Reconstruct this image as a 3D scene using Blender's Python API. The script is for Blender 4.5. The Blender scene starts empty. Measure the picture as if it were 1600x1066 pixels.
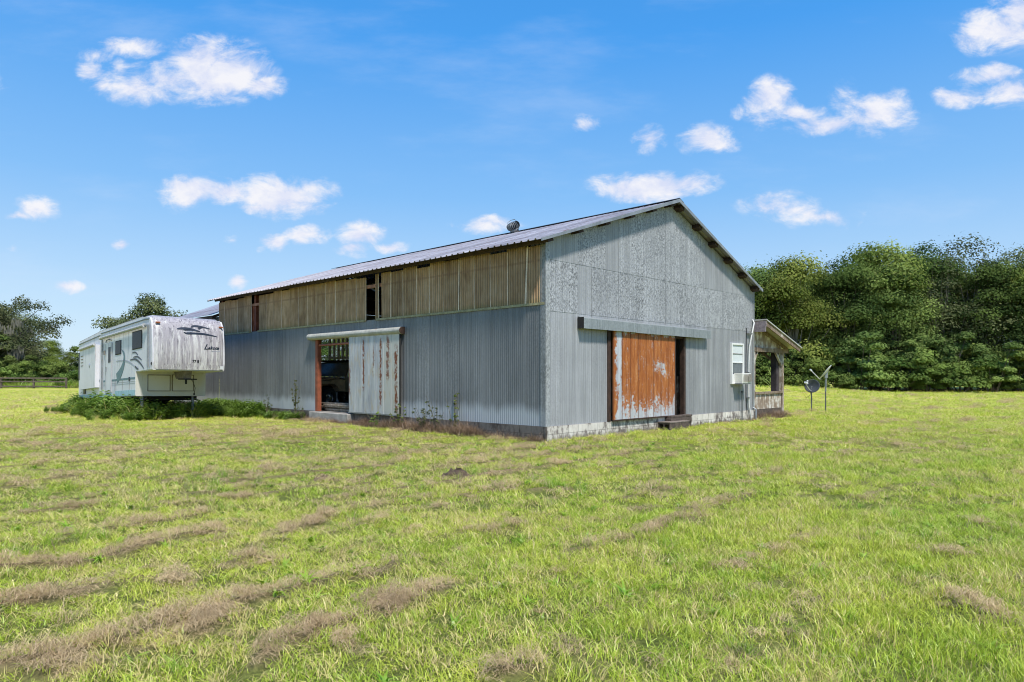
import bpy, bmesh, math, random
import numpy as np
from mathutils import Vector, Matrix, Euler
R = math.radians
rng = np.random.default_rng(7)
random.seed(7)
scene = bpy.context.scene
COL = scene.collection

# ------------------------------------------------------------------ camera, sky, sun, exposure
FPX = 1067.0                      # focal length in photo pixels (1600 wide)
CAMZ = 1.6
cam_d = bpy.data.cameras.new('camera')
cam = bpy.data.objects.new('camera', cam_d); COL.objects.link(cam)
cam.location = (0, 0, CAMZ); cam.rotation_euler = (R(90), 0, 0)
cam_d.sensor_width = 36; cam_d.lens = 36 * FPX / 1600
cam_d.shift_y = 54 / 1600
cam_d.clip_start = 0.1; cam_d.clip_end = 6000
scene.camera = cam

SUN_EL, SUN_AZ = 58.0, 156.0      # azimuth clockwise from +Y (camera looks along +Y)
sv = Vector((math.sin(R(SUN_AZ)) * math.cos(R(SUN_EL)), math.cos(R(SUN_AZ)) * math.cos(R(SUN_EL)), math.sin(R(SUN_EL))))
sun_d = bpy.data.lights.new('sun', 'SUN'); sun_d.energy = 2.6; sun_d.angle = R(6); sun_d.color = (1.0, .95, .87)
sun = bpy.data.objects.new('sun', sun_d); COL.objects.link(sun)
sun.rotation_euler = (-sv).to_track_quat('-Z', 'Y').to_euler()
sun.location = (20, -40, 60)

scene.view_settings.view_transform = 'Standard'
scene.view_settings.look = 'None'
scene.view_settings.exposure = 1.0
scene.view_settings.gamma = 1
scene.cycles.filter_width = 1.05


# ------------------------------------------------------------------ node helpers
def nd(nt, typ, ins=None, **attrs):
    n = nt.nodes.new(typ)
    for k, v in attrs.items(): setattr(n, k, v)
    for k, v in (ins or {}).items():
        s = n.inputs[k]
        if isinstance(v, bpy.types.NodeSocket): nt.links.new(v, s)
        elif isinstance(v, bpy.types.Node): nt.links.new(v.outputs[0], s)
        else:
            if isinstance(v, (tuple, list)) and s.type == 'RGBA' and len(v) == 3: v = (*v, 1)
            s.default_value = v
    return n
def mth(nt, op, a, b=None, c=None, clamp=False):
    i = {0: a}
    if b is not None: i[1] = b
    if c is not None: i[2] = c
    return nd(nt, 'ShaderNodeMath', i, operation=op, use_clamp=clamp).outputs[0]
def mixc(nt, f, a, b, bt='MIX'):
    n = nd(nt, 'ShaderNodeMix', {0: f, 6: a, 7: b}, data_type='RGBA', blend_type=bt); return n.outputs[2]
def vmap(nt, vec, scale=(1, 1, 1), loc=(0, 0, 0), rot=(0, 0, 0)):
    return nd(nt, 'ShaderNodeMapping', {'Vector': vec, 'Scale': scale, 'Location': loc, 'Rotation': rot}).outputs[0]
def noise(nt, vec, scale=1, detail=3, rough=.5, col=False, dist=0):
    n = nd(nt, 'ShaderNodeTexNoise', {'Vector': vec, 'Scale': scale, 'Detail': detail, 'Roughness': rough, 'Distortion': dist})
    return n.outputs[1 if col else 0]
def sstep(nt, v, a, b, lo=0, hi=1):
    return nd(nt, 'ShaderNodeMapRange', {0: v, 1: a, 2: b, 3: lo, 4: hi}, interpolation_type='SMOOTHSTEP').outputs[0]
def ramp(nt, f, stops):
    n = nt.nodes.new('ShaderNodeValToRGB'); cr = n.color_ramp
    while len(cr.elements) < len(stops): cr.elements.new(.5)
    for e, (p, c) in zip(cr.elements, stops):
        e.position = p; e.color = (*c, 1) if len(c) == 3 else c
    nt.links.new(f, n.inputs[0]); return n.outputs[0]
def newmat(name):
    m = bpy.data.materials.new(name); m.use_nodes = True
    nt = m.node_tree; nt.nodes.clear()
    out = nt.nodes.new('ShaderNodeOutputMaterial')
    return m, nt, out
def finish(nt, out, col, rough=.6, metal=0, spec=.5, bump=None, bstr=.3, bdist=.02, trans=0, alpha=None):
    i = {'Base Color': col, 'Roughness': rough, 'Metallic': metal, 'Specular IOR Level': spec}
    p = nd(nt, 'ShaderNodeBsdfPrincipled', i)
    if bump is not None:
        b = nd(nt, 'ShaderNodeBump', {'Height': bump, 'Strength': bstr, 'Distance': bdist})
        nt.links.new(b.outputs[0], p.inputs['Normal'])
    sh = p.outputs[0]
    if trans:
        t = nd(nt, 'ShaderNodeBsdfTranslucent', {'Color': col})
        sh = nd(nt, 'ShaderNodeMixShader', {0: trans, 1: sh, 2: t.outputs[0]}).outputs[0]
    nt.links.new(sh, out.inputs[0])
    return p
def oc(nt): return nt.nodes.new('ShaderNodeTexCoord').outputs['Object']
def gp(nt): return nt.nodes.new('ShaderNodeNewGeometry').outputs['Position']
def sep(nt, v): return nd(nt, 'ShaderNodeSeparateXYZ', {0: v})
def attr(nt, name): return nd(nt, 'ShaderNodeAttribute', attribute_name=name).outputs['Fac']
def plain(name, col, rough=.6, metal=0, var=.25, scale=3.0, bump=0, spec=.5, stretch=(1, 1, 1)):
    m, nt, out = newmat(name)
    v = vmap(nt, oc(nt), stretch)
    n1 = noise(nt, v, scale, 5, .6)
    n2 = noise(nt, v, scale * 9, 3, .6)
    f = mth(nt, 'ADD', mth(nt, 'MULTIPLY', n1, .65), mth(nt, 'MULTIPLY', n2, .35))
    f = sstep(nt, f, .32, .68)
    c = mixc(nt, f, tuple(x * (1 - var) for x in col), tuple(min(1, x * (1 + var)) for x in col))
    finish(nt, out, c, rough, metal, spec, f if bump else None, bump, .01)
    return m

# ------------------------------------------------------------------ world
def sky_world():
    w = bpy.data.worlds.new('World'); scene.world = w; w.use_nodes = True
    nt = w.node_tree; nt.nodes.clear()
    out = nt.nodes.new('ShaderNodeOutputWorld')
    sky = nd(nt, 'ShaderNodeTexSky', sky_type='NISHITA', sun_disc=False, sun_elevation=R(SUN_EL), sun_rotation=R(SUN_AZ),
             air_density=1.0, dust_density=.6, ozone_density=2.2, altitude=0)
    hsv = nd(nt, 'ShaderNodeHueSaturation', {'Hue': .497, 'Saturation': 1.22, 'Value': 1.0, 'Color': sky.outputs[0]})
    d = nt.nodes.new('ShaderNodeTexCoord').outputs['Generated']
    s = sep(nt, d)
    el = s.outputs[2]
    yy = mth(nt, 'MAXIMUM', s.outputs[1], .05)
    u = mth(nt, 'DIVIDE', s.outputs[0], yy); v = mth(nt, 'DIVIDE', el, yy)
    uv = nd(nt, 'ShaderNodeCombineXYZ', {0: u, 1: v, 2: 0}).outputs[0]
    # brighter paler air towards the horizon
    grad = ramp(nt, el, [(0.0, (.68, .84, .99)), (.09, (.55, .76, .98)), (.25, (.25, .55, .98)), (.44, (.07, .375, .94)), (.75, (.03, .22, .66))])
    gsc = nd(nt, 'ShaderNodeVectorMath', {0: grad, 'Scale': 1 / (.075 * 2)}, operation='SCALE').outputs[0]
    base = mixc(nt, .85, hsv.outputs[0], gsc)
    # clouds: cells given by direction, broken up by noise
    wn = noise(nt, uv, 9, 4, .6, col=True)
    wv = nd(nt, 'ShaderNodeVectorMath', {0: wn, 1: (.5, .5, .5)}, operation='SUBTRACT').outputs[0]
    wv = nd(nt, 'ShaderNodeVectorMath', {0: wv, 'Scale': .045}, operation='SCALE').outputs[0]
    wuv = nd(nt, 'ShaderNodeVectorMath', {0: uv, 1: wv}, operation='ADD').outputs[0]
    cells = [(205, 74, 58, 13, .8), (150, 84, 26, 14, .65), (142, 106, 22, 18, .6), (162, 128, 26, 20, .62), (185, 108, 24, 16, .45), (222, 130, 75, 26, .8), (312, 98, 55, 40, 1), (350, 112, 70, 42, 1.1),
             (270, 122, 80, 30, .9), (405, 133, 38, 20, .9), (298, 298, 48, 26, 1), (355, 300, 60, 20, .8), (440, 302, 80, 28, 1.1), (400, 322, 34, 10, .7),
             (53, 328, 36, 20, .85), (28, 342, 28, 9, .9), (485, 368, 38, 17, .9), (430, 377, 28, 13, 1.0), (360, 372, 16, 8, .6), (565, 368, 34, 22, 1.0),
             (560, 392, 28, 13, .85), (608, 388, 30, 10, .75), (371, 438, 16, 12, .9), (105, 444, 22, 9, .7), (196, 378, 14, 8, .9), (20, 398, 10, 6, .4), (762, 353, 50, 11, .75),
             (1020, 289, 100, 20, 1.05), (975, 285, 45, 20, .8), (1105, 217, 44, 24, 1), (1017, 220, 22, 20, .72), (915, 194, 26, 13, .7), (1205, 162, 42, 34, .95), (1250, 180, 44, 15, .8),
             (1290, 196, 55, 16, .85), (1325, 160, 34, 30, .5), (1368, 180, 52, 32, .85), (1150, 170, 14, 11, .5), (1560, 48, 60, 36, 1.05), (1600, 15, 50, 34, 1), (1500, 152, 54, 16, .75),
             (1580, 148, 60, 22, .95), (1545, 125, 60, 18, .8), (1225, 326, 66, 20, .68), (1285, 336, 95, 14, .55), (1240, 335, 20, 20, .35), (1700, 60, 80, 30, 1), (-60, 120, 70, 28, .9), (1750, 300, 90, 24, .8)]
    M = None
    for (x, y, rx, ry, st) in cells:
        cu, cv = (x - 800) / FPX, (587 - y) / FPX
        mp = vmap(nt, wuv, (FPX / (rx * 1.38), FPX / (ry * 1.42), 0), (-cu * FPX / (rx * 1.38), -cv * FPX / (ry * 1.42), 0))
        g = nd(nt, 'ShaderNodeTexGradient', {0: mp}, gradient_type='SPHERICAL').outputs['Fac']
        g = mth(nt, 'MULTIPLY', g, st)
        if M is None: M = g
        else: M = mth(nt, 'MAXIMUM', M, g)
    nv = vmap(nt, uv, (1, 1.7, 1))
    f1 = noise(nt, nv, 17, 12, .64, dist=.35)
    f2 = noise(nt, vmap(nt, uv, (1, 1.7, 1), (.004, .02, 0)), 15, 8, .6)
    dens = mth(nt, 'ADD', mth(nt, 'MULTIPLY', M, 1.85), mth(nt, 'MULTIPLY', mth(nt, 'SUBTRACT', f1, .5), 3.5))
    dens = sstep(nt, dens, .08, 1.5)
    dens = mth(nt, 'MULTIPLY', dens, sstep(nt, M, .0, .22))
    dens = mth(nt, 'MULTIPLY', dens, .95)
    # thin high veil
    veil = noise(nt, vmap(nt, uv, (1, 3.5, 1), (3, 1, 0), (0, 0, .35)), 2.2, 7, .6)
    veil = mth(nt, 'MULTIPLY', sstep(nt, veil, .50, .8), .22)
    lit = mth(nt, 'ADD', .5, mth(nt, 'MULTIPLY', mth(nt, 'SUBTRACT', f1, f2), 3.2), clamp=True)
    ccol = mixc(nt, lit, (4.8, 5.1, 6.3), (6.3, 6.25, 6.5))
    c = mixc(nt, veil, base, (5, 5.6, 6.6))
    c = mixc(nt, mth(nt, 'MULTIPLY', dens, sstep(nt, s.outputs[1], .05, .12)), c, ccol)
    bg = nd(nt, 'ShaderNodeBackground', {'Color': c, 'Strength': .075})
    nt.links.new(bg.outputs[0], out.inputs[0])
    w.cycles.sampling_method = 'MANUAL'; w.cycles.sample_map_resolution = 512
sky_world()

# ------------------------------------------------------------------ mesh helpers
class MB:
    def __init__(s): s.v = []; s.f = []; s.m = []; s.sm = []; s.a = {}
    def add(s, vs, fs, m=0, smooth=False, **at):
        b = len(s.v); s.v += [tuple(v) for v in vs]
        for f in fs:
            s.f.append(tuple(b + i for i in f)); s.m.append(m); s.sm.append(smooth)
            for k, val in at.items(): s.a.setdefault(k, {})[len(s.f) - 1] = val
        return s
    def box(s, c, d, rot=None, m=0, **at):
        x, y, z = d[0] / 2, d[1] / 2, d[2] / 2
        vs = [Vector((sx * x, sy * y, sz * z)) for sz in (-1, 1) for sy in (-1, 1) for sx in (-1, 1)]
        if rot is not None:
            rm = Euler(rot).to_matrix() if not isinstance(rot, Matrix) else rot
            vs = [rm @ v for v in vs]
        vs = [v + Vector(c) for v in vs]
        return s.add(vs, [(0, 2, 3, 1), (4, 5, 7, 6), (0, 1, 5, 4), (2, 6, 7, 3), (0, 4, 6, 2), (1, 3, 7, 5)], m, **at)
    def bb(s, x0, x1, y0, y1, z0, z1, m=0, **at):
        return s.box(((x0 + x1) / 2, (y0 + y1) / 2, (z0 + z1) / 2), (abs(x1 - x0), abs(y1 - y0), abs(z1 - z0)), None, m, **at)
    def bar(s, p0, p1, w, h, m=0, up=(0, 0, 1)):
        p0, p1 = Vector(p0), Vector(p1); d = (p1 - p0); L = d.length; d.normalize()
        u = Vector(up); sx = d.cross(u)
        if sx.length < 1e-4: sx = d.cross(Vector((1, 0, 0)))
        sx.normalize(); uz = sx.cross(d)
        rm = Matrix((sx, d, uz)).transposed()
        return s.box((p0 + p1) / 2, (w, L, h), rm, m)
    def tube(s, pts, rad, n=8, m=0, cap=True, smooth=True):
        pts = [Vector(p) for p in pts]
        if not hasattr(rad, '__len__'): rad = [rad] * len(pts)
        vs = []; fs = []
        ref = None
        for i, p in enumerate(pts):
            d = (pts[min(i + 1, len(pts) - 1)] - pts[max(i - 1, 0)]).normalized()
            if ref is None:
                ref = d.orthogonal().normalized()
            ref = (ref - d * ref.dot(d)).normalized(); bn = d.cross(ref)
            for k in range(n):
                a = 2 * math.pi * k / n
                vs.append(p + (ref * math.cos(a) + bn * math.sin(a)) * rad[i])
        for i in range(len(pts) - 1):
            for k in range(n):
                k2 = (k + 1) % n
                fs.append((i * n + k, i * n + k2, (i + 1) * n + k2, (i + 1) * n + k))
        s.add(vs, fs, m, smooth)
        if cap:
            s.add([vs[i] for i in range(n)], [tuple(reversed(range(n)))], m)
            s.add(vs[-n:], [tuple(range(n))], m)
        return s
    def prism(s, poly, axis, a0, a1, m=0, smooth=False):
        """poly: list of 2D points; axis 0/1/2 = extrusion axis"""
        def P(p, a):
            if axis == 0: return (a, p[0], p[1])
            if axis == 1: return (p[0], a, p[1])
            return (p[0], p[1], a)
        n = len(poly)
        vs = [P(p, a0) for p in poly] + [P(p, a1) for p in poly]
        s.add(vs, [(i, (i + 1) % n, (i + 1) % n + n, i + n) for i in range(n)], m, smooth)
        s.add(vs, [tuple(reversed(range(n))), tuple(range(n, 2 * n))], m)
        return s
    def lathe(s, prof, n=16, c=(0, 0, 0), rot=None, m=0):
        vs = []; fs = []
        rm = Euler(rot).to_matrix() if rot is not None else Matrix.Identity(3)
        for r, z in prof:
            for k in range(n):
                a = 2 * math.pi * k / n
                vs.append(rm @ Vector((r * math.cos(a), r * math.sin(a), z)) + Vector(c))
        for i in range(len(prof) - 1):
            for k in range(n):
                k2 = (k + 1) % n
                fs.append((i * n + k, i * n + k2, (i + 1) * n + k2, (i + 1) * n + k))
        return s.add(vs, fs, m, True)
    def build(s, name, mats, parent=None, bevel=0, fixn=True):
        me = bpy.data.meshes.new(name); me.from_pydata(s.v, [], s.f)
        if not isinstance(mats, (list, tuple)): mats = [mats]
        for m in mats: me.materials.append(m)
        me.polygons.foreach_set('material_index', s.m); me.polygons.foreach_set('use_smooth', s.sm)
        for k, dct in s.a.items():
            at = me.attributes.new(k, 'FLOAT', 'FACE')
            arr = np.zeros(len(s.f), np.float32)
            for i, v in dct.items(): arr[i] = v
            at.data.foreach_set('value', arr)
        if fixn:
            bm = bmesh.new(); bm.from_mesh(me); bmesh.ops.recalc_face_normals(bm, faces=bm.faces); bm.to_mesh(me); bm.free()
        me.update()
        o = bpy.data.objects.new(name, me); COL.objects.link(o)
        if parent is not None: o.parent = parent
        if bevel:
            b = o.modifiers.new('bevel', 'BEVEL'); b.width = bevel; b.segments = 2; b.limit_method = 'ANGLE'
        return o
def tag(o, label=None, cat=None, group=None, kind=None):
    if label: o['label'] = label
    if cat: o['category'] = cat
    if group: o['group'] = group
    if kind: o['kind'] = kind
    return o
def empty(name, loc=(0, 0, 0), rot=(0, 0, 0)):
    o = bpy.data.objects.new(name, None); COL.objects.link(o); o.location = loc; o.rotation_euler = rot
    o.empty_display_size = .2
    return o
def copy_tree(o, parent=None):
    c = o.copy(); COL.objects.link(c)
    if parent is not None: c.parent = parent
    for ch in list(o.children): copy_tree(ch, c)
    return c
def npmesh(name, V, F, mats, attrs=None, smooth=False):
    """V (n,3) array, F (m,k) array of k-gons"""
    me = bpy.data.meshes.new(name)
    k = F.shape[1]
    me.vertices.add(len(V)); me.vertices.foreach_set('co', V.astype(np.float32).ravel())
    me.loops.add(F.size); me.loops.foreach_set('vertex_index', F.astype(np.int32).ravel())
    me.polygons.add(len(F)); me.polygons.foreach_set('loop_start', np.arange(0, F.size, k, dtype=np.int32))
    me.polygons.foreach_set('use_smooth', np.full(len(F), smooth))
    for nme, arr in (attrs or {}).items():
        a = me.attributes.new(nme, 'FLOAT', 'POINT'); a.data.foreach_set('value', arr.astype(np.float32))
    for m in (mats if isinstance(mats, (list, tuple)) else [mats]): me.materials.append(m)
    me.update(calc_edges=True); me.validate()
    return me

# ------------------------------------------------------------------ numpy noise
_T = rng.random((256, 256))
def vno(x, y, sc=1.0, seed=0):
    x = np.asarray(x) * sc + 17.3 * seed; y = np.asarray(y) * sc + 9.1 * seed
    xi = np.floor(x).astype(int); yi = np.floor(y).astype(int)
    fx = x - xi; fy = y - yi; fx = fx * fx * (3 - 2 * fx); fy = fy * fy * (3 - 2 * fy)
    g = lambda a, b: _T[a % 256, b % 256]
    return (g(xi, yi) * (1 - fx) + g(xi + 1, yi) * fx) * (1 - fy) + (g(xi, yi + 1) * (1 - fx) + g(xi + 1, yi + 1) * fx) * fy
def fbm(x, y, sc=1.0, o=4, seed=0):
    t = 0; a = .5; n = 0
    for i in range(o):
        t = t + a * vno(x, y, sc * 2 ** i, seed + i); n += a; a *= .5
    return t / n
def ss(a, b, x):
    t = np.clip((x - a) / (b - a), 0, 1); return t * t * (3 - 2 * t)

# barn frame: corner C, x along the gable wall, y along the long wall
C0 = Vector((0.81, 16.57, 0)); BA = R(46.0)
DR = Vector((math.cos(BA), math.sin(BA), 0)); DL = Vector((-math.sin(BA), math.cos(BA), 0))
def blocal(x, y):
    dx = x - C0.x; dy = y - C0.y
    return dx * DR.x + dy * DR.y, dx * DL.x + dy * DL.y

# windrows of raked dry cuttings run parallel to the gable wall
ROWS = [-3.3, -5.2, -1.7, -2.75, -3.82, -4.62, -5.8, -6.9, -7.9, -8.95, -10.1, -11.2, -12.3, -13.6, -14.7, -16, -17.2, -18.5, -20, -21.5, -23, -.5, .8, 2.1, 3.5, 5, 6.6]
def gpt(px, py):
    Y = CAMZ * FPX / (py - 587.0); return ((px - 800) / FPX * Y, Y)
# the raked rows near the camera, measured on the ground: (points, half width in m, strength)
MEAS = [([(-60, 902), (0, 893), (90, 887), (170, 875), (197, 864), (284, 842)], .10, 1), ([(215, 856), (290, 836), (330, 832)], .09, .9), ([(-50, 960), (0, 950), (60, 945), (110, 928), (182, 914)], .085, 1),
        ([(-120, 1080), (0, 1048), (70, 1036), (110, 1046)], .13, 1), ([(115, 1022), (160, 1012), (205, 998), (310, 963)], .08, 1), ([(312, 992), (340, 958), (388, 944)], .09, 1), ([(398, 942), (470, 922), (530, 898)], .06, .9),
        ([(404, 1046), (415, 1030), (450, 1010), (545, 975), (612, 958), (652, 936), (690, 927)], .075, 1), ([(570, 952), (628, 928)], .07, .9), ([(556, 908), (590, 900), (628, 884)], .06, 1), ([(225, 908), (255, 905), (285, 915)], .10, .9),
        ([(355, 882), (392, 872), (430, 876)], .09, 1), ([(205, 822), (255, 815), (300, 806)], .10, .8), ([(440, 832), (475, 822), (512, 806)], .09, .9), ([(395, 852), (440, 845)], .08, .8), ([(503, 836), (569, 824), (610, 812)], .07, .7),
        ([(40, 801), (95, 795), (127, 792)], .10, .8), ([(155, 830), (178, 828)], .08, .9), ([(88, 842), (110, 840)], .07, .9), ([(885, 862), (950, 850), (1000, 836), (1062, 812)], .07, .85), ([(1072, 802), (1130, 788), (1192, 774)], .08, .8),
        ([(1150, 886), (1215, 858), (1290, 835)], .12, .5), ([(1490, 940), (1525, 955), (1562, 972)], .06, .9), ([(785, 1052), (850, 1046)], .07, .9), ([(1440, 862), (1475, 868), (1505, 866)], .08, .7), ([(1510, 818), (1560, 828)], .10, .6),
        ([(520, 998), (560, 1020), (590, 1026)], .07, .5), ([(820, 768), (872, 762)], .12, .8), ([(700, 840), (760, 832), (800, 824)], .07, .6), ([(250, 775), (330, 768), (380, 765)], .14, .6), ([(0, 745), (60, 742), (170, 748)], .2, .5),
        ([(540, 702), (600, 706), (690, 712)], .22, .7), ([(300, 742), (350, 738)], .14, .6), ([(1080, 812), (1100, 806)], .1, .7), ([(1320, 695), (1370, 690), (1430, 700)], .22, .5), ([(1000, 735), (1060, 728)], .16, .5), ([(640, 800), (720, 782)], .08, .5),
        ([(870, 1000), (930, 1030), (960, 1060)], .10, .35), ([(1230, 905), (1290, 890)], .08, .4), ([(1130, 905), (1180, 925)], .10, .35), ([(1600, 905), (1660, 925)], .07, .8), ([(1240, 752), (1300, 742)], .12, .4), ([(10, 690), (90, 700), (210, 708)], .5, .4)]
SEGS = []
for _pts, _w, _s in MEAS:
    _g = [gpt(*p) for p in _pts]
    for _a, _b in zip(_g[:-1], _g[1:]): SEGS.append((_a, _b, _w, _s))
def hay(x, y):
    x = np.asarray(x, float); y = np.asarray(y, float)
    wx = x + .16 * (fbm(x, y, 2.6, 3, 91) - .5) + .5 * (fbm(x, y, .5, 2, 95) - .5) * ss(5, 9, y); wy = y + .16 * (fbm(x, y, 2.6, 3, 93) - .5)
    h = np.zeros_like(x)
    near = (y < 22) & (y > 0)
    if near.any():
        X = wx[near]; Y = wy[near]; hh = np.zeros_like(X); ww = .6 + .8 * fbm(X, Y, 3.1, 2, 97)
        for (a, b, w, st) in SEGS:
            ex, ey = b[0] - a[0], b[1] - a[1]; t = np.clip(((X - a[0]) * ex + (Y - a[1]) * ey) / (ex * ex + ey * ey), 0, 1)
            d2 = (X - a[0] - t * ex) ** 2 + (Y - a[1] - t * ey) ** 2
            hh = np.maximum(hh, st * np.exp(-d2 / (w * ww) ** 2))
        h[near] = hh
    u = .7194 * x - .6946 * y; v = .6946 * x + .7194 * y
    u2 = u + .55 * (fbm(v, u * .3, .33, 3, 3) - .5) + .22 * (fbm(v, u, 1.6, 3, 5) - .5)
    left = 1 - ss(-1.0, 4.0, x - .12 * y)
    far = ss(6.5, 10, y)
    for i, r in enumerate(ROWS):
        st = ss(.45, .62, vno(v, v * 0 + r * 3.7, .55, 11) * .6 + fbm(x, y, .9, 3, 13 + i) * .4)
        w = .05 + .06 * vno(v, v * 0 + r, 1.1, 21) + .005 * np.maximum(y - 5, 0)
        h = np.maximum(h, np.exp(-((u2 - r) / w) ** 2) * st * (.5 + .5 * left) * (.2 + .8 * far))
    th = ss(.62, .74, fbm(u2 * 3.4, v * .6, 1.3, 4, 37))
    h = np.maximum(h, th * (.10 + .55 * left) * (.45 + .55 * far))
    h = np.where(h > .12, h, h * .5)
    return np.clip(h, 0, 1)
def gz(x, y):
    h = hay(x, y)
    d = 1 - ss(25, 40, np.hypot(x, y))
    mound = .62 * np.exp(-((x - 23.0) / 7.0) ** 2 - ((y - 60.0) / 9.0) ** 2)
    return mound + d * (.05 * (fbm(x, y, .35, 3, 41) - .5) + .025 * (fbm(x, y, 2.5, 2, 43) - .5) + .05 * h)

# ------------------------------------------------------------------ materials
def m_ground():
    m, nt, out = newmat('field_soil_and_thatch')
    p = gp(nt)
    hayf = attr(nt, 'hay')
    n1 = noise(nt, p, .35, 5, .6); n2 = noise(nt, vmap(nt, p, (1, 1, 1)), 2.3, 5, .65); n3 = noise(nt, p, 22, 4, .7)
    g = mixc(nt, sstep(nt, n1, .35, .65), (.28, .37, .03), (.52, .50, .08))
    g = mixc(nt, sstep(nt, n2, .42, .66), g, (.56, .48, .17))
    # far rows of raked cuttings, seen as pale brown bands
    rv = vmap(nt, p, (1, .12, 1), (0, 0, 0), (0, 0, R(-46 + 90)))
    band = noise(nt, rv, .75, 5, .6)
    g = mixc(nt, mth(nt, 'MULTIPLY', sstep(nt, band, .53, .68), .65), g, (.36, .29, .15))
    g = mixc(nt, mth(nt, 'MULTIPLY', sstep(nt, noise(nt, p, 1.1, 6, .75), .55, .68), .5), g, (.10, .16, .03))
    thatch = mixc(nt, n3, (.06, .08, .015), (.17, .19, .045))
    dist = nd(nt, 'ShaderNodeVectorMath', {0: p}, operation='LENGTH').outputs[1]
    c = mixc(nt, sstep(nt, dist, 9, 42), thatch, g)
    c = mixc(nt, mth(nt, 'MULTIPLY', hayf, .8), c, (.24, .175, .10))
    c = mixc(nt, 1.0, c, mixc(nt, sstep(nt, n3, .3, .7), (.72, .72, .72), (1.2, 1.2, 1.2)), 'MULTIPLY')
    finish(nt, out, c, .9, 0, .1, n3, .6, .03)
    return m
def m_blade(name, a, b, dry, tr=.35, dryamt=.12, patch=True):
    m, nt, out = newmat(name)
    p = gp(nt)
    r = attr(nt, 'rnd'); t = attr(nt, 'tip')
    ir = nt.nodes.new('ShaderNodeObjectInfo').outputs['Random']
    n1 = noise(nt, p, .5, 5, .6); n2 = noise(nt, p, 2.6, 4, .6)
    f = mth(nt, 'ADD', mth(nt, 'MULTIPLY', sstep(nt, n1, .36, .64), .5), mth(nt, 'MULTIPLY', r, .5))
    c = mixc(nt, f, a, b)
    c = mixc(nt, mth(nt, 'MULTIPLY', sstep(nt, n2, .45, .7), .5), c, b)
    if patch:
        n4 = noise(nt, p, .9, 5, .65)
        lf = sep(nt, p)
        left = sstep(nt, mth(nt, 'SUBTRACT', lf.outputs[0], mth(nt, 'MULTIPLY', lf.outputs[1], .10)), -3, 3, .13, 0)
        dd = mth(nt, 'ADD', mth(nt, 'ADD', sstep(nt, n4, .42, .66, 0, .36), left), dryamt)
        isd = mth(nt, 'LESS_THAN', ir, dd)
        dryc = mth(nt, 'LESS_THAN', mth(nt, 'FRACT', mth(nt, 'MULTIPLY', r, 7.31)), mth(nt, 'ADD', mth(nt, 'MULTIPLY', isd, .55), mth(nt, 'MULTIPLY', dd, .55)))
        c = mixc(nt, dryc, c, dry)
    c = mixc(nt, mth(nt, 'MULTIPLY', t, .45), c, b)
    c = nd(nt, 'ShaderNodeHueSaturation', {'Value': mth(nt, 'ADD', .62, mth(nt, 'ADD', mth(nt, 'MULTIPLY', ir, .35), mth(nt, 'MULTIPLY', noise(nt, p, 5, 3, .6), .55))), 'Color': c}).outputs[0]
    d1 = nd(nt, 'ShaderNodeBsdfDiffuse', {'Color': c}); d2 = nd(nt, 'ShaderNodeBsdfTranslucent', {'Color': c})
    mx = nd(nt, 'ShaderNodeMixShader', {0: tr, 1: d1.outputs[0], 2: d2.outputs[0]})
    gl = nd(nt, 'ShaderNodeBsdfGlossy', {'Color': (1, 1, 1, 1), 'Roughness': .45})
    mx = nd(nt, 'ShaderNodeMixShader', {0: .05, 1: mx.outputs[0], 2: gl.outputs[0]})
    nt.links.new(mx.outputs[0], out.inputs[0]); return m
def m_leaf(name, dark, light, warm, tr=.3):
    m, nt, out = newmat(name)
    tone = attr(nt, 'tone'); r = attr(nt, 'rnd')
    oi = nt.nodes.new('ShaderNodeObjectInfo').outputs['Random']
    c = mixc(nt, tone, dark, light)
    c = mixc(nt, mth(nt, 'MULTIPLY', sstep(nt, r, .7, 1), .35), c, warm)
    c = nd(nt, 'ShaderNodeHueSaturation', {'Hue': mth(nt, 'ADD', .485, mth(nt, 'MULTIPLY', oi, .03)), 'Saturation': 1, 'Value': mth(nt, 'ADD', .8, mth(nt, 'MULTIPLY', oi, .4)), 'Color': c}).outputs[0]
    d1 = nd(nt, 'ShaderNodeBsdfDiffuse', {'Color': c}); d2 = nd(nt, 'ShaderNodeBsdfTranslucent', {'Color': c})
    mx = nd(nt, 'ShaderNodeMixShader', {0: tr, 1: d1.outputs[0], 2: d2.outputs[0]})
    nt.links.new(mx.outputs[0], out.inputs[0]); return m
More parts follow.
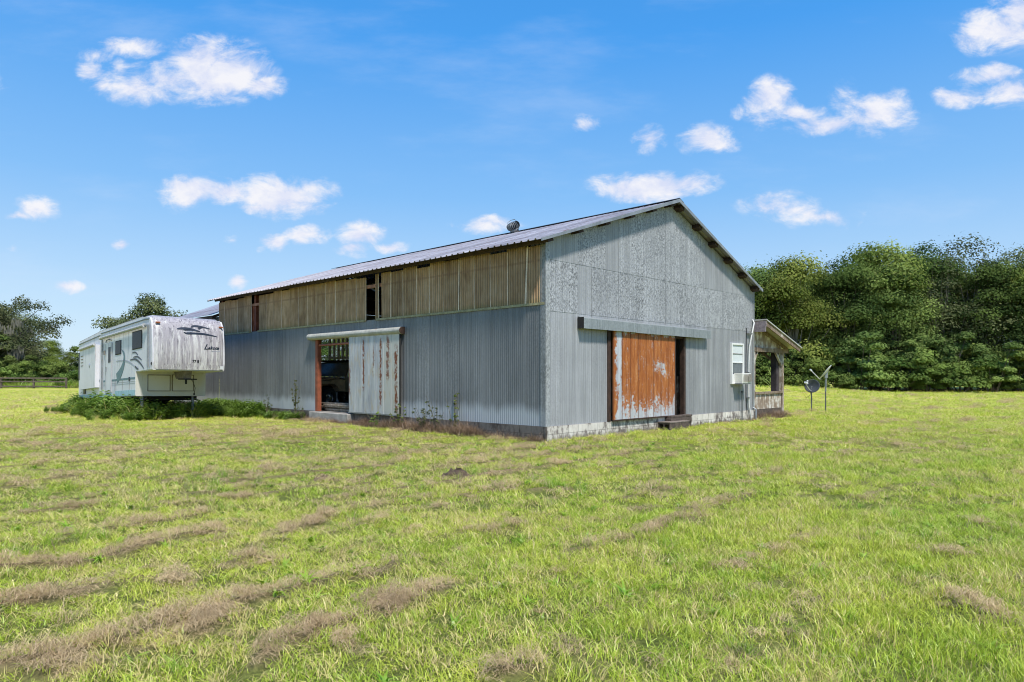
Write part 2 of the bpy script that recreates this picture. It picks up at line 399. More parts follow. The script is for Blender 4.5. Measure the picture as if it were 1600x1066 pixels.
def m_galv(name, base, fade=0.0, blotch=1.0, sc=1.0, metal=.35, axis=0):
    """weathered galvanized siding: sheet tone, spangle speckle, vertical streaks, paler foot"""
    m, nt, out = newmat(name)
    p = oc(nt); s = sep(nt, p)
    tone = attr(nt, 'tone'); spk = attr(nt, 'speckle')
    st = noise(nt, vmap(nt, p, (7, 7, .25)), 1, 5, .65)
    st2 = noise(nt, vmap(nt, p, (30, 30, .5)), 1, 3, .6)
    big = noise(nt, p, .8, 4, .6)
    c = mixc(nt, mth(nt, 'ADD', mth(nt, 'MULTIPLY', sstep(nt, st, .3, .7), .6), mth(nt, 'MULTIPLY', sstep(nt, big, .3, .7), .4)),
             tuple(x * .78 for x in base), tuple(min(1, x * 1.2) for x in base))
    c = mixc(nt, mth(nt, 'MULTIPLY', sstep(nt, st2, .52, .70), .4), c, tuple(min(1, x * 1.45) for x in base))
    c = mixc(nt, mth(nt, 'MULTIPLY', sstep(nt, st2, .46, .34), .45), c, tuple(x * .62 for x in base))
    st3 = noise(nt, vmap(nt, p, (2.2, 2.2, .12), (5, 3, 1)), 1, 4, .6)
    c = mixc(nt, mth(nt, 'MULTIPLY', sstep(nt, st3, .55, .68), .35), c, tuple(x * .7 for x in base))
    sp = noise(nt, vmap(nt, p, (1, 1, .8)), 21 * sc, 2, .55)
    sp2 = noise(nt, p, 60 * sc, 2, .5)
    spv = mth(nt, 'ADD', mth(nt, 'MULTIPLY', sp, .75), mth(nt, 'MULTIPLY', sp2, .25))
    dk = sstep(nt, spv, .50, .41); lt = sstep(nt, spv, .53, .62)
    amt = mth(nt, 'MULTIPLY', spk, mth(nt, 'ADD', .45, mth(nt, 'MULTIPLY', sstep(nt, mth(nt, 'ADD', mth(nt, 'MULTIPLY', noise(nt, p, 1.3, 4, .65), .6), mth(nt, 'MULTIPLY', st, .4)), .38, .6), .55)), clamp=True)
    c = mixc(nt, mth(nt, 'MULTIPLY', dk, amt), c, tuple(x * .42 for x in base))
    c = mixc(nt, mth(nt, 'MULTIPLY', lt, mth(nt, 'MULTIPLY', amt, .65)), c, tuple(min(1, x * 1.65) for x in base))
    c = nd(nt, 'ShaderNodeHueSaturation', {'Value': tone, 'Color': c}).outputs[0]
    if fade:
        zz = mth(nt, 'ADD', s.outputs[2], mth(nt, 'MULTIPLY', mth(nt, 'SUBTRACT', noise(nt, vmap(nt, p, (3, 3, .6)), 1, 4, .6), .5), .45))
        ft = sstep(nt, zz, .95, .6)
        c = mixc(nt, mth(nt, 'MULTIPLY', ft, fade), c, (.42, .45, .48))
    # grime creeping up from the foundation and a few rust runs
    gr = mth(nt, 'MULTIPLY', sstep(nt, noise(nt, vmap(nt, p, (5, 5, .35)), 1.3, 5, .7), .66, .78), .45)
    c = mixc(nt, gr, c, (.20, .19, .16))
    finish(nt, out, c, .52, metal, .4, spv, .15, .004)
    return m
def m_fibre():
    m, nt, out = newmat('aged_fibreglass_sheet')
    p = oc(nt); s = sep(nt, p); tone = attr(nt, 'tone')
    st = noise(nt, vmap(nt, p, (6, 6, .7)), 1.4, 6, .7)
    c = ramp(nt, mth(nt, 'ADD', st, mth(nt, 'MULTIPLY', mth(nt, 'SUBTRACT', noise(nt, p, 2.2, 4, .6), .5), .5)),
             [(.25, (.34, .20, .11)), (.45, (.60, .385, .215)), (.6, (.74, .51, .31)), (.8, (.84, .64, .45))])
    # girt showing through the translucent sheet, painted in as a pinkish line
    g = mth(nt, 'ABSOLUTE', mth(nt, 'SUBTRACT', mth(nt, 'ADD', s.outputs[2], mth(nt, 'MULTIPLY', noise(nt, vmap(nt, p, (1, 1, 1)), 6, 3, .6), .03)), 4.43))
    c = mixc(nt, mth(nt, 'MULTIPLY', sstep(nt, g, .045, .012), .6), c, (.50, .30, .18))
    # moss / algae along the foot
    fz = mth(nt, 'ADD', s.outputs[2], mth(nt, 'MULTIPLY', noise(nt, vmap(nt, p, (12, 12, 2)), 1, 3, .6), .3))
    c = mixc(nt, sstep(nt, fz, 3.72, 3.5, 0, .55), c, (.34, .30, .12))
    rib = mth(nt, 'ABSOLUTE', mth(nt, 'SUBTRACT', mth(nt, 'FRACT', mth(nt, 'DIVIDE', s.outputs[1], .085)), .5))
    c = mixc(nt, mth(nt, 'MULTIPLY', sstep(nt, rib, .30, .10), .40), c, (.13, .085, .05))     # dirt lying in the valleys
    c = nd(nt, 'ShaderNodeHueSaturation', {'Value': tone, 'Color': c}).outputs[0]
    finish(nt, out, c, .6, 0, .3, st, .3, .01, trans=.35)
    return m
def m_roof():
    m, nt, out = newmat('weathered_roof_sheet')
    p = oc(nt); s = sep(nt, p)
    n = noise(nt, vmap(nt, p, (1.5, 9, 1.5)), 1, 5, .65)
    c = ramp(nt, n, [(.3, (.22, .215, .24)), (.5, (.34, .33, .36)), (.7, (.46, .45, .49))])
    shn = nd(nt, 'ShaderNodeTexWhiteNoise', {'W': mth(nt, 'FLOOR', mth(nt, 'DIVIDE', s.outputs[1], .92))}, noise_dimensions='1D').outputs[0]
    c = nd(nt, 'ShaderNodeHueSaturation', {'Value': mth(nt, 'ADD', .82, mth(nt, 'MULTIPLY', shn, .36)), 'Color': c}).outputs[0]
    c = mixc(nt, mth(nt, 'MULTIPLY', sstep(nt, noise(nt, vmap(nt, p, (.6, 2.5, .6)), 1, 6, .7), .52, .66), .5), c, (.22, .17, .17))
    # rust-tinted purlin rows across the slope
    row = mth(nt, 'FRACT', mth(nt, 'MULTIPLY', s.outputs[0], .82))
    rr = mth(nt, 'MULTIPLY', sstep(nt, mth(nt, 'ABSOLUTE', mth(nt, 'SUBTRACT', row, .5)), .16, .02), sstep(nt, noise(nt, vmap(nt, p, (3, .8, 1)), 1.2, 5, .7), .42, .62))
    c = mixc(nt, mth(nt, 'MULTIPLY', rr, .8), c, (.20, .12, .11))
    finish(nt, out, c, .42, .35, .5, n, .1, .005)
    return m
def m_rustdoor():
    m, nt, out = newmat('rusted_sliding_door')
    p = oc(nt); s = sep(nt, p)          # door runs x 2.65..5.82, z .39..2.81
    X = s.outputs[0]; Z = s.outputs[2]
    n = noise(nt, vmap(nt, p, (1, 1, .8)), 5, 6, .68)
    nn = noise(nt, p, 16, 4, .7)
    wob = mth(nt, 'ADD', mth(nt, 'MULTIPLY', mth(nt, 'SUBTRACT', n, .5), .75), mth(nt, 'MULTIPLY', mth(nt, 'SUBTRACT', nn, .5), .35))
    e1 = mth(nt, 'SUBTRACT', X, mth(nt, 'ADD', 3.02, mth(nt, 'MULTIPLY', mth(nt, 'SUBTRACT', n, .5), .10)))                                    # right of the pale stile
    e2 = mth(nt, 'SUBTRACT', Z, mth(nt, 'ADD', .74, mth(nt, 'MULTIPLY', noise(nt, vmap(nt, p, (2.2, 1, 0)), 1, 2, .5), .12)))
    e3 = mth(nt, 'ADD', mth(nt, 'SUBTRACT', 2.80, Z), mth(nt, 'MULTIPLY', wob, .25))
    inner = mth(nt, 'MINIMUM', mth(nt, 'MULTIPLY', e1, 6), mth(nt, 'ADD', e2, wob))
    inner = mth(nt, 'MINIMUM', inner, e3)
    val = mth(nt, 'ADD', mth(nt, 'MULTIPLY', n, .45), mth(nt, 'MULTIPLY', nn, .55))
    seam = noise(nt, vmap(nt, p, (9, 1, .5)), 1, 4, .6)
    a = sstep(nt, mth(nt, 'MULTIPLY', e1, 6), .0, .05)
    low = mth(nt, 'ADD', mth(nt, 'MULTIPLY', mth(nt, 'SUBTRACT', Z, .70), .50), mth(nt, 'ADD', mth(nt, 'MULTIPLY', mth(nt, 'SUBTRACT', val, .5), 1.9), mth(nt, 'MULTIPLY', mth(nt, 'SUBTRACT', seam, .5), .7)))
    a = mth(nt, 'MULTIPLY', a, sstep(nt, low, -.02, .05))
    a = mth(nt, 'MULTIPLY', a, sstep(nt, mth(nt, 'ADD', e3, mth(nt, 'MULTIPLY', mth(nt, 'SUBTRACT', val, .5), .5)), .0, .04))
    bx = mth(nt, 'DIVIDE', mth(nt, 'SUBTRACT', X, 5.0), .75); bz = mth(nt, 'DIVIDE', mth(nt, 'SUBTRACT', mth(nt, 'ADD', Z, mth(nt, 'MULTIPLY', X, .45)), 4.08), .36)
    br = mth(nt, 'SQRT', mth(nt, 'ADD', mth(nt, 'MULTIPLY', bx, bx), mth(nt, 'MULTIPLY', bz, bz)))
    bias = mth(nt, 'MULTIPLY', sstep(nt, br, 1.1, .1), .17)
    bare = sstep(nt, mth(nt, 'ADD', val, bias), .60, .665)
    flk = sstep(nt, mth(nt, 'ADD', mth(nt, 'MULTIPLY', val, .75), mth(nt, 'MULTIPLY', seam, .25)), .555, .615)
    run = sstep(nt, mth(nt, 'ADD', noise(nt, vmap(nt, p, (13, 1, 1.3)), 1, 5, .75), mth(nt, 'MULTIPLY', mth(nt, 'SUBTRACT', nn, .5), .5)), .60, .70)
    a = mth(nt, 'MULTIPLY', a, mth(nt, 'SUBTRACT', 1.0, mth(nt, 'MAXIMUM', bare, mth(nt, 'MULTIPLY', mth(nt, 'MAXIMUM', run, flk), .75))))
    # rust on the left stile
    lf = mth(nt, 'MULTIPLY', sstep(nt, mth(nt, 'ADD', mth(nt, 'SUBTRACT', 2.80, X), mth(nt, 'MULTIPLY', wob, .9)), -.02, .06), 1.0)
    lf2 = mth(nt, 'MULTIPLY', sstep(nt, mth(nt, 'ADD', n, mth(nt, 'MULTIPLY', mth(nt, 'ABSOLUTE', mth(nt, 'SUBTRACT', Z, 1.4)), -.25)), .52, .56), sstep(nt, X, 3.1, 3.0))
    a = mth(nt, 'MAXIMUM', a, mth(nt, 'MAXIMUM', lf, lf2))
    rc = ramp(nt, mth(nt, 'ADD', mth(nt, 'MULTIPLY', noise(nt, vmap(nt, p, (6, 6, 1)), 1.5, 6, .7), .7), mth(nt, 'MULTIPLY', noise(nt, p, 26, 5, .75), .42)),
              [(.3, (.08, .024, .010)), (.42, (.20, .055, .015)), (.52, (.34, .10, .022)), (.63, (.46, .165, .042)), (.76, (.62, .36, .18))])
    pc = mixc(nt, sstep(nt, noise(nt, vmap(nt, p, (4, 4, .6)), 2, 5, .6), .35, .7), (.40, .42, .45), (.58, .59, .60))
    pc = mixc(nt, sstep(nt, nn, .60, .72), pc, (.40, .22, .10))
    sm = mth(nt, 'ABSOLUTE', mth(nt, 'SUBTRACT', mth(nt, 'FRACT', mth(nt, 'DIVIDE', mth(nt, 'SUBTRACT', X, 2.66 - .1975), .395)), .5))
    c = mixc(nt, a, pc, rc)
    c = mixc(nt, mth(nt, 'MULTIPLY', sstep(nt, sm, .045, .015), .55), c, (.10, .04, .02))
    c = mixc(nt, mth(nt, 'MULTIPLY', sstep(nt, mth(nt, 'ADD', sm, mth(nt, 'MULTIPLY', n, .1)), .16, .10), .30), c, (.16, .055, .02))
    finish(nt, out, c, .62, .1, .3, a, .25, .006)
    return m
def m_paledoor():
    m, nt, out = newmat('pale_sliding_door')
    p = oc(nt); s = sep(nt, p); Y = s.outputs[1]; Z = s.outputs[2]
    st = noise(nt, vmap(nt, p, (5, 5, .5)), 1.4, 5, .65)
    n = noise(nt, p, 9, 5, .7)
    c = ramp(nt, st, [(.28, (.29, .30, .33)), (.5, (.48, .485, .50)), (.7, (.64, .635, .62))])
    c = mixc(nt, sstep(nt, mth(nt, 'ADD', Y, mth(nt, 'MULTIPLY', n, .4)), 6.9, 6.5), c, (.52, .51, .47))
    R_ = None
    for yc, w, z0, z1, a_ in [(7.55, .06, 1.15, 2.75, 1), (6.62, .07, .65, 2.75, 1), (6.25, .10, 1.5, 2.8, .9), (5.83, .10, .5, 2.5, 1), (8.34, .06, 1.0, 1.9, .8), (7.0, .035, 1.6, 2.5, .8)]:
        d = mth(nt, 'ABSOLUTE', mth(nt, 'SUBTRACT', mth(nt, 'ADD', Y, mth(nt, 'MULTIPLY', mth(nt, 'SUBTRACT', n, .5), .22)), yc))
        k = mth(nt, 'MULTIPLY', sstep(nt, d, w, w * .4), mth(nt, 'MULTIPLY', sstep(nt, Z, z0 - .1, z0 + .1), sstep(nt, Z, z1 + .1, z1 - .1)))
        k = mth(nt, 'MULTIPLY', k, mth(nt, 'MULTIPLY', sstep(nt, noise(nt, vmap(nt, p, (3, 3, 2.2), (0, yc, 0)), 2.6, 4, .7), .40, .50), a_))
        R_ = k if R_ is None else mth(nt, 'MAXIMUM', R_, k)
    halo = mixc(nt, mth(nt, 'MULTIPLY', sstep(nt, noise(nt, vmap(nt, p, (4, 4, 1.4)), 1.5, 4, .6), .52, .68), .6), c, (.50, .40, .27))
    c = mixc(nt, R_, halo, (.20, .065, .03))
    finish(nt, out, c, .5, .3, .4, st, .1, .005)
    return m
def m_painted_rust(name, base, amt=.6, rust=(.40, .17, .05)):
    m, nt, out = newmat(name)
    p = oc(nt); n = noise(nt, p, 2.1, 6, .7); n2 = noise(nt, p, 14, 4, .7)
    c = mixc(nt, sstep(nt, noise(nt, p, 5, 4, .6), .35, .65), tuple(x * .85 for x in base), tuple(min(1, x * 1.1) for x in base))
    f = sstep(nt, mth(nt, 'ADD', mth(nt, 'MULTIPLY', n, .75), mth(nt, 'MULTIPLY', n2, .25)), amt, amt + .06)
    c = mixc(nt, f, c, rust)
    finish(nt, out, c, .6, .1, .3, n2, .2, .005)
    return m
def m_block():
    m, nt, out = newmat('whitewashed_block_foundation')
    p = oc(nt); s = sep(nt, p)
    cx = nd(nt, 'ShaderNodeCombineXYZ', {0: mth(nt, 'ADD', s.outputs[0], s.outputs[1]), 1: mth(nt, 'ADD', s.outputs[2], .04), 2: 0}).outputs[0]
    br = nd(nt, 'ShaderNodeTexBrick', {'Vector': cx, 'Color1': (.9, .9, .9, 1), 'Color2': (1.05, 1.05, 1.05, 1), 'Mortar': (.55, .55, .55, 1), 'Scale': 1, 'Mortar Size': .008,
                                       'Brick Width': .4, 'Row Height': .2, 'Mortar Smooth': .3}, offset=.5)
    n = noise(nt, p, 1.6, 6, .7); n2 = noise(nt, vmap(nt, p, (1, 1, .45)), 9, 5, .75)
    f = mth(nt, 'ADD', mth(nt, 'MULTIPLY', n, .6), mth(nt, 'MULTIPLY', n2, .4))
    c = ramp(nt, f, [(.34, (.09, .075, .07)), (.44, (.26, .23, .21)), (.50, (.62, .58, .52)), (.7, (.78, .75, .69))])
    st = sstep(nt, mth(nt, 'ADD', s.outputs[2], mth(nt, 'MULTIPLY', mth(nt, 'SUBTRACT', n2, .5), .5)), .17, .02)
    c = mixc(nt, mth(nt, 'MULTIPLY', st, .75), c, (.13, .11, .09))
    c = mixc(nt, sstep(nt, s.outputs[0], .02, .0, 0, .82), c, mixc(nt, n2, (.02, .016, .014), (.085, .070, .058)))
    c = mixc(nt, 1.0, c, br.outputs[0], 'MULTIPLY')
    finish(nt, out, c, .9, 0, .2, mth(nt, 'ADD', br.outputs[1], mth(nt, 'MULTIPLY', n2, -.5)), .5, -.01)
    return m
def m_wood(name, a, b, white=0, rot=(0, 0, 0), sc=(3, 3, 3), grain=None):
    m, nt, out = newmat(name)
    p = oc(nt)
    n = noise(nt, vmap(nt, p, grain or (14, 14, 1.2)), 1, 6, .7); k = noise(nt, p, 2.5, 5, .65)
    c = mixc(nt, sstep(nt, mth(nt, 'ADD', mth(nt, 'MULTIPLY', n, .6), mth(nt, 'MULTIPLY', k, .4)), .36, .64), a, b)
    if white:
        w = sstep(nt, mth(nt, 'ADD', mth(nt, 'MULTIPLY', n, .35), mth(nt, 'MULTIPLY', k, .65)), .62 - white * .3, .70 - white * .3)
        c = mixc(nt, w, c, (.60, .56, .50))
    finish(nt, out, c, .8, 0, .2, n, .4, .006)
    return m
def m_rv(name, base, grime, amt, sx=9, top=3.4, tint=(.25, .225, .25)):
    m, nt, out = newmat(name)
    p = oc(nt); s = sep(nt, p)
    st = noise(nt, vmap(nt, p, (sx, sx, .38)), 1, 7, .72)
    st2 = noise(nt, vmap(nt, p, (sx * 4, sx * 4, 2.4)), 1, 4, .7)
    big = noise(nt, vmap(nt, p, (1, 1, .7)), .9, 4, .6)
    f = mth(nt, 'ADD', mth(nt, 'ADD', mth(nt, 'MULTIPLY', st, .75), mth(nt, 'MULTIPLY', st2, .35)), mth(nt, 'MULTIPLY', big, .35))
    zf = mth(nt, 'MULTIPLY', mth(nt, 'SUBTRACT', s.outputs[2], 2.5), .03)
    g = sstep(nt, mth(nt, 'ADD', f, zf), grime, grime + .16)
    c = mixc(nt, sstep(nt, big, .3, .7), tuple(x * .9 for x in base), base)
    c = mixc(nt, mth(nt, 'MULTIPLY', g, amt), c, tint)
    c = mixc(nt, mth(nt, 'MULTIPLY', sstep(nt, st2, .60, .72), amt * .5), c, (.16, .15, .15))
    dr = noise(nt, vmap(nt, p, (sx * 1.7, sx * 1.7, .5), (3, 1, 7)), 1, 6, .75)
    c = mixc(nt, mth(nt, 'MULTIPLY', mth(nt, 'MULTIPLY', sstep(nt, dr, .51, .62), sstep(nt, mth(nt, 'ADD', f, zf), grime - .06, grime + .08)), amt), c, (.11, .10, .11))
    finish(nt, out, c, .38, 0, .5, None)
    return m
M = {}
M['ground'] = m_ground()
M['grass'] = m_blade('grass_blades', (.20, .385, .012), (.56, .59, .07), (.72, .57, .27), .26, .13)
M['lush'] = m_blade('lush_grass_blades', (.13, .30, .012), (.34, .48, .035), (.42, .36, .18), .38, .02)
M['straw'] = m_blade('dry_cuttings', (.33, .225, .12), (.60, .455, .255), (.5, .4, .3), .2, 0, False)
M['weed'] = m_blade('weed_leaves', (.065, .15, .018), (.21, .31, .05), (.38, .32, .15), .35, .02, False)
M['deadweed'] = m_blade('withered_stalks', (.13, .085, .055), (.27, .18, .11), (.3, .2, .1), .2, 0, False)
M['leaf'] = m_leaf('oak_leaves', (.05, .088, .026), (.27, .35, .095), (.34, .37, .14))
M['leafb'] = m_leaf('dark_glossy_leaves', (.03, .065, .022), (.16, .25, .065), (.24, .30, .10), .35)
M['leafc'] = m_leaf('yellow_green_leaves', (.07, .105, .022), (.33, .38, .09), (.42, .40, .15), .4)
M['leafd'] = m_leaf('grey_green_leaves', (.06, .085, .04), (.25, .30, .13), (.33, .33, .18), .35)
M['leaf2'] = m_leaf('shrub_leaves', (.05, .095, .024), (.23, .31, .075), (.28, .32, .10))
M['leaf3'] = m_leaf('live_oak_leaves', (.06, .085, .04), (.18, .20, .09), (.26, .25, .14))
M['moss'] = m_leaf('spanish_moss', (.17, .17, .14), (.32, .31, .26), (.3, .28, .2))
M['bark'] = plain('bark', (.13, .11, .09), .9, 0, .4, 2, .5, .2, (3, 3, .6))
M['bark_pale'] = plain('pale_bark', (.25, .23, .20), .9, 0, .35, 2, .5, .2, (3, 3, .6))
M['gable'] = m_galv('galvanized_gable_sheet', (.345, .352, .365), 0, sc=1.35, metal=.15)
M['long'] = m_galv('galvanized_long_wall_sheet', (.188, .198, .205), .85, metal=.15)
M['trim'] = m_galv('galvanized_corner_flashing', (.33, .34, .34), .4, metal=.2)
M['beam'] = m_galv('galvanized_track_cover', (.26, .285, .29), 0, metal=.2)
M['fibre'] = m_fibre()
M['batten'] = plain('bleached_fibreglass_edge', (.80, .62, .46), .7, 0, .3, 6)
M['roof'] = m_roof()
M['rake'] = plain('dull_rake_trim', (.30, .31, .32), .5, .5, .25, 4)
M['ridge'] = plain('dark_ridge_cap', (.05, .06, .08), .6, .2, .3, 4)
M['redsteel'] = plain('red_oxide_steel', (.20, .055, .03), .7, .1, .4, 5)
M['brownsteel'] = plain('rusty_purlin', (.05, .027, .018), .8, .1, .5, 6)
M['rustdoor'] = m_rustdoor()
M['paledoor'] = m_paledoor()
M['cover'] = m_painted_rust('round_track_cover_metal', (.44, .43, .38), .60)
M['block'] = m_block()
M['concrete'] = plain('concrete', (.34, .32, .29), .9, 0, .3, 5, .3)
M['darkblock'] = plain('grimy_cinder_block', (.095, .072, .058), .95, 0, .45, 9, .4)
M['dark'] = plain('dark_void', (.02, .02, .02), .9, 0, .3, 3)
M['white'] = plain('white_frame_paint', (.74, .74, .72), .5, 0, .08, 5)
M['blind'] = plain('window_blind', (.62, .66, .66), .5, 0, .06, 2)
M['pane'] = plain('dim_window_glass', (.10, .115, .12), .12, 0, .3, 2)
M['ac'] = plain('air_conditioner_plastic', (.70, .69, .63), .5, 0, .12, 4)
M['grille'] = plain('grille_shadow', (.22, .20, .17), .7, 0, .2, 20)
M['pvc'] = plain('white_conduit', (.62, .62, .60), .45, 0, .15, 3)
M['greypipe'] = plain('grey_pipe', (.13, .14, .14), .5, .4, .25, 6)
M['galvpipe'] = plain('zinc_pole', (.30, .32, .33), .45, .6, .25, 6)
M['wood'] = m_wood('weathered_wood', (.12, .085, .06), (.32, .25, .19), .18)
M['woodpale'] = m_wood('peeling_painted_wood', (.20, .145, .105), (.44, .36, .28), .45)
M['woodgrey'] = m_wood('grey_porch_boards', (.16, .13, .15), (.30, .26, .27), .05, grain=(1.2, 14, 14))
M['fence'] = m_wood('dark_fence_wood', (.07, .055, .045), (.16, .13, .11), .05)
M['plank'] = m_wood('stored_lumber', (.20, .16, .12), (.44, .38, .30), .35)
M['porchroof'] = plain('porch_roof_metal', (.50, .49, .46), .5, .3, .2, 4)
M['rvfront'] = m_rv('mildewed_trailer_nose', (.68, .67, .65), .60, .80, tint=(.31, .28, .31))
M['rvside'] = m_rv('chalky_trailer_side', (.68, .67, .70), .74, .5, 4, tint=(.36, .36, .38))
M['rvlow'] = m_rv('trailer_underbelly_panel', (.60, .59, .55), .86, .4, 4)
M['rvroof'] = plain('trailer_roof', (.36, .36, .37), .8, 0, .3, 2)
M['teal'] = plain('teal_decal', (.075, .16, .19), .45, 0, .25, 6)
M['tealpale'] = plain('pale_blue_skirt', (.32, .50, .55), .5, 0, .2, 5)
M['decaldark'] = plain('dark_blue_decal', (.018, .026, .045), .45, 0, .3, 8)
M['decalgrey'] = plain('faded_grey_decal', (.34, .36, .42), .5, 0, .2, 8)
M['rvglass'] = plain('tinted_trailer_glass', (.007, .008, .010), .25, 0, .5, 6, 0, .04)
M['rubber'] = plain('black_rubber_trim', (.011, .011, .012), .7, 0, .3, 4)
M['amber'] = plain('orange_marker_lens', (.35, .10, .03), .3, 0, .2, 4)
M['awning'] = plain('rolled_awning_cloth', (.42, .42, .42), .8, 0, .35, 8)
M['truck'] = plain('faded_truck_paint', (.10, .085, .07), .4, .1, .4, 4)
M['truckhood'] = plain('dusty_tan_hood', (.42, .30, .19), .4, .1, .4, 4)
M['chrome'] = plain('dull_chrome', (.45, .45, .45), .25, .9, .2, 6)
M['glassy'] = plain('dusty_windshield', (.12, .15, .15), .15, 0, .3, 4)
M['dish'] = plain('grey_dish_paint', (.075, .08, .085), .5, .1, .15, 6)
M['dishpale'] = plain('pale_dish_paint', (.60, .62, .62), .5, .1, .12, 6)

# ------------------------------------------------------------------ ground
def build_ground():
    xs = np.unique(np.round(np.concatenate([np.array([-1800, -900, -500, -300, -200, -150, -110, -80, -60, -45, -35]), np.linspace(-30, -12, 46), np.linspace(-12, 14, 261),
                         np.linspace(14, 34, 46), np.array([40, 50, 65, 85, 110, 150, 200, 300, 500, 900, 1800])]), 4))
    ys = np.unique(np.round(np.concatenate([np.array([-1800, -600, -200, -80, -30, -12, -5, -2, 0]), np.linspace(.3, 14, 172), np.linspace(14, 40, 105), np.array([42, 44, 46, 48, 50, 52, 54, 56, 58, 60, 62, 64, 66, 69, 72, 76, 80, 100, 130, 180, 260, 400, 700, 1200, 2200])]), 4))
    X, Y = np.meshgrid(xs, ys)
    Z = gz(X, Y); H = hay(X, Y)
    H = H * (1 - ss(40, 55, np.hypot(X, Y)))
    V = np.stack([X, Y, Z], -1).reshape(-1, 3)
    nx, ny = len(xs), len(ys)
    i = (np.arange(ny - 1)[:, None] * nx + np.arange(nx - 1)[None]).ravel()
    F = np.stack([i, i + 1, i + nx + 1, i + nx], -1)
    me = npmesh('ground', V, F, M['ground'], {'hay': H.ravel()}, True)
    o = bpy.data.objects.new('ground', me); COL.objects.link(o)
    tag(o, 'mown pasture of green and straw coloured grass with raked rows of dry cuttings', 'ground', kind='structure')
build_ground()

# ------------------------------------------------------------------ blade clumps and scatter
def blades(n, rad, h0, h1, w, lean, lay=0.0, seg=2, seed=0, curl=1.0):
    """numpy tuft: n curved tapering blades"""
    r = np.random.default_rng(seed)
    V = []; F = []; RN = []; TP = []
    for i in range(n):
        a = r.random() * 6.283; rr = rad * math.sqrt(r.random())
        bx, by = rr * math.cos(a), rr * math.sin(a)
        h = h0 + (h1 - h0) * r.random() ** 1.3
        da = r.random() * 6.283; ln = lean * (.3 + r.random())
        wa = r.random() * 6.283; wx, wy = math.cos(wa) * w / 2 * (.7 + .6 * r.random()), math.sin(wa) * w / 2
        z0 = 0 if not lay else r.random() * lay
        rn = r.random(); b = len(V)
        for k in range(seg + 1):
            t = k / seg
            if lay:
                px = bx + math.cos(da) * h * (t - .5); py = by + math.sin(da) * h * (t - .5)
                pz = z0 + lay * .5 * math.sin(t * 3.14) * curl * (r.random() * .6 + .6)
                px += (r.random() - .5) * .02; py += (r.random() - .5) * .02
            else:
                px = bx + math.cos(da) * ln * h * t ** 1.8; py = by + math.sin(da) * ln * h * t ** 1.8
                pz = h * (t - .35 * ln * t * t * curl)
            ww = (1 - t ** 1.5 * .92) if not lay else .8
            V.append((px - wx * ww, py - wy * ww, pz)); V.append((px + wx * ww, py + wy * ww, pz))
            RN += [rn, rn]; TP += [t, t]
        for k in range(seg):
            F.append((b + 2 * k, b + 2 * k + 1, b + 2 * k + 3, b + 2 * k + 2))
    return np.array(V), np.array(F), np.array(RN), np.array(TP)
def clump_coll(name, specs, mat):
    c = bpy.data.collections.new(name)
    for i, sp in enumerate(specs):
        V, F, RN, TP = blades(**sp, seed=100 + i)
        me = npmesh(name, V, F, mat, {'rnd': RN, 'tip': TP})
        o = bpy.data.objects.new('%s_%02d' % (name, i), me); c.objects.link(o)
    return c
def scatter(name, x, y, z, scl, coll, nvar, label, cat, tilt=.12):
    n = len(x)
    me = bpy.data.meshes.new(name); me.vertices.add(n)
    me.vertices.foreach_set('co', np.stack([x, y, z], -1).astype(np.float32).ravel())
    a = me.attributes.new('rot', 'FLOAT_VECTOR', 'POINT'); a.data.foreach_set('vector', np.stack([rng.normal(0, tilt, n), rng.normal(0, tilt, n), rng.random(n) * 6.283], -1).astype(np.float32).ravel())
    a = me.attributes.new('scl', 'FLOAT_VECTOR', 'POINT'); a.data.foreach_set('vector', np.asarray(scl, np.float32).ravel())
    a = me.attributes.new('idx', 'INT', 'POINT'); a.data.foreach_set('value', rng.integers(0, nvar, n).astype(np.int32))
    o = bpy.data.objects.new(name, me); COL.objects.link(o)
    g = bpy.data.node_groups.new(name + '_nodes', 'GeometryNodeTree')
    g.interface.new_socket('Geometry', in_out='INPUT', socket_type='NodeSocketGeometry')
    g.interface.new_socket('Geometry', in_out='OUTPUT', socket_type='NodeSocketGeometry')
    gi = g.nodes.new('NodeGroupInput'); go = g.nodes.new('NodeGroupOutput')
    ci = g.nodes.new('GeometryNodeCollectionInfo'); ci.inputs['Collection'].default_value = coll
    ci.inputs['Separate Children'].default_value = True; ci.inputs['Reset Children'].default_value = True
    ip = g.nodes.new('GeometryNodeInstanceOnPoints'); ip.inputs['Pick Instance'].default_value = True
    def na(nm, t):
        q = g.nodes.new('GeometryNodeInputNamedAttribute'); q.data_type = t; q.inputs['Name'].default_value = nm
        return [s for s in q.outputs if s.enabled and s.name == 'Attribute'][0]
    L = g.links.new
    L(gi.outputs[0], ip.inputs['Points']); L(ci.outputs[0], ip.inputs['Instance'])
    L(na('idx', 'INT'), ip.inputs['Instance Index']); L(na('rot', 'FLOAT_VECTOR'), ip.inputs['Rotation']); L(na('scl', 'FLOAT_VECTOR'), ip.inputs['Scale'])
    L(ip.outputs[0], go.inputs[0])
    md = o.modifiers.new('scatter', 'NODES'); md.node_group = g
    tag(o, label, cat, kind='stuff')
    return o
def outside_buildings(x, y):
    bx, by = blocal(x, y)
    inb = (bx > -.03) & (bx < 14.2) & (by > -.03) & (by < 24.5)
    return ~inb
def field_points(y0, y1, dens, margin=2.5):
    A = .78 * (y1 ** 2 - y0 ** 2) + 2 * margin * (y1 - y0)
    n = int(A * dens)
    y = np.sqrt(rng.random(n * 2) * (y1 ** 2 - y0 ** 2) + y0 ** 2)
    x = (rng.random(n * 2) * 2 - 1) * (.78 * y + margin)
    y = y[:n]; x = x[:n]
    k = outside_buildings(x, y)
    return x[k], y[k]
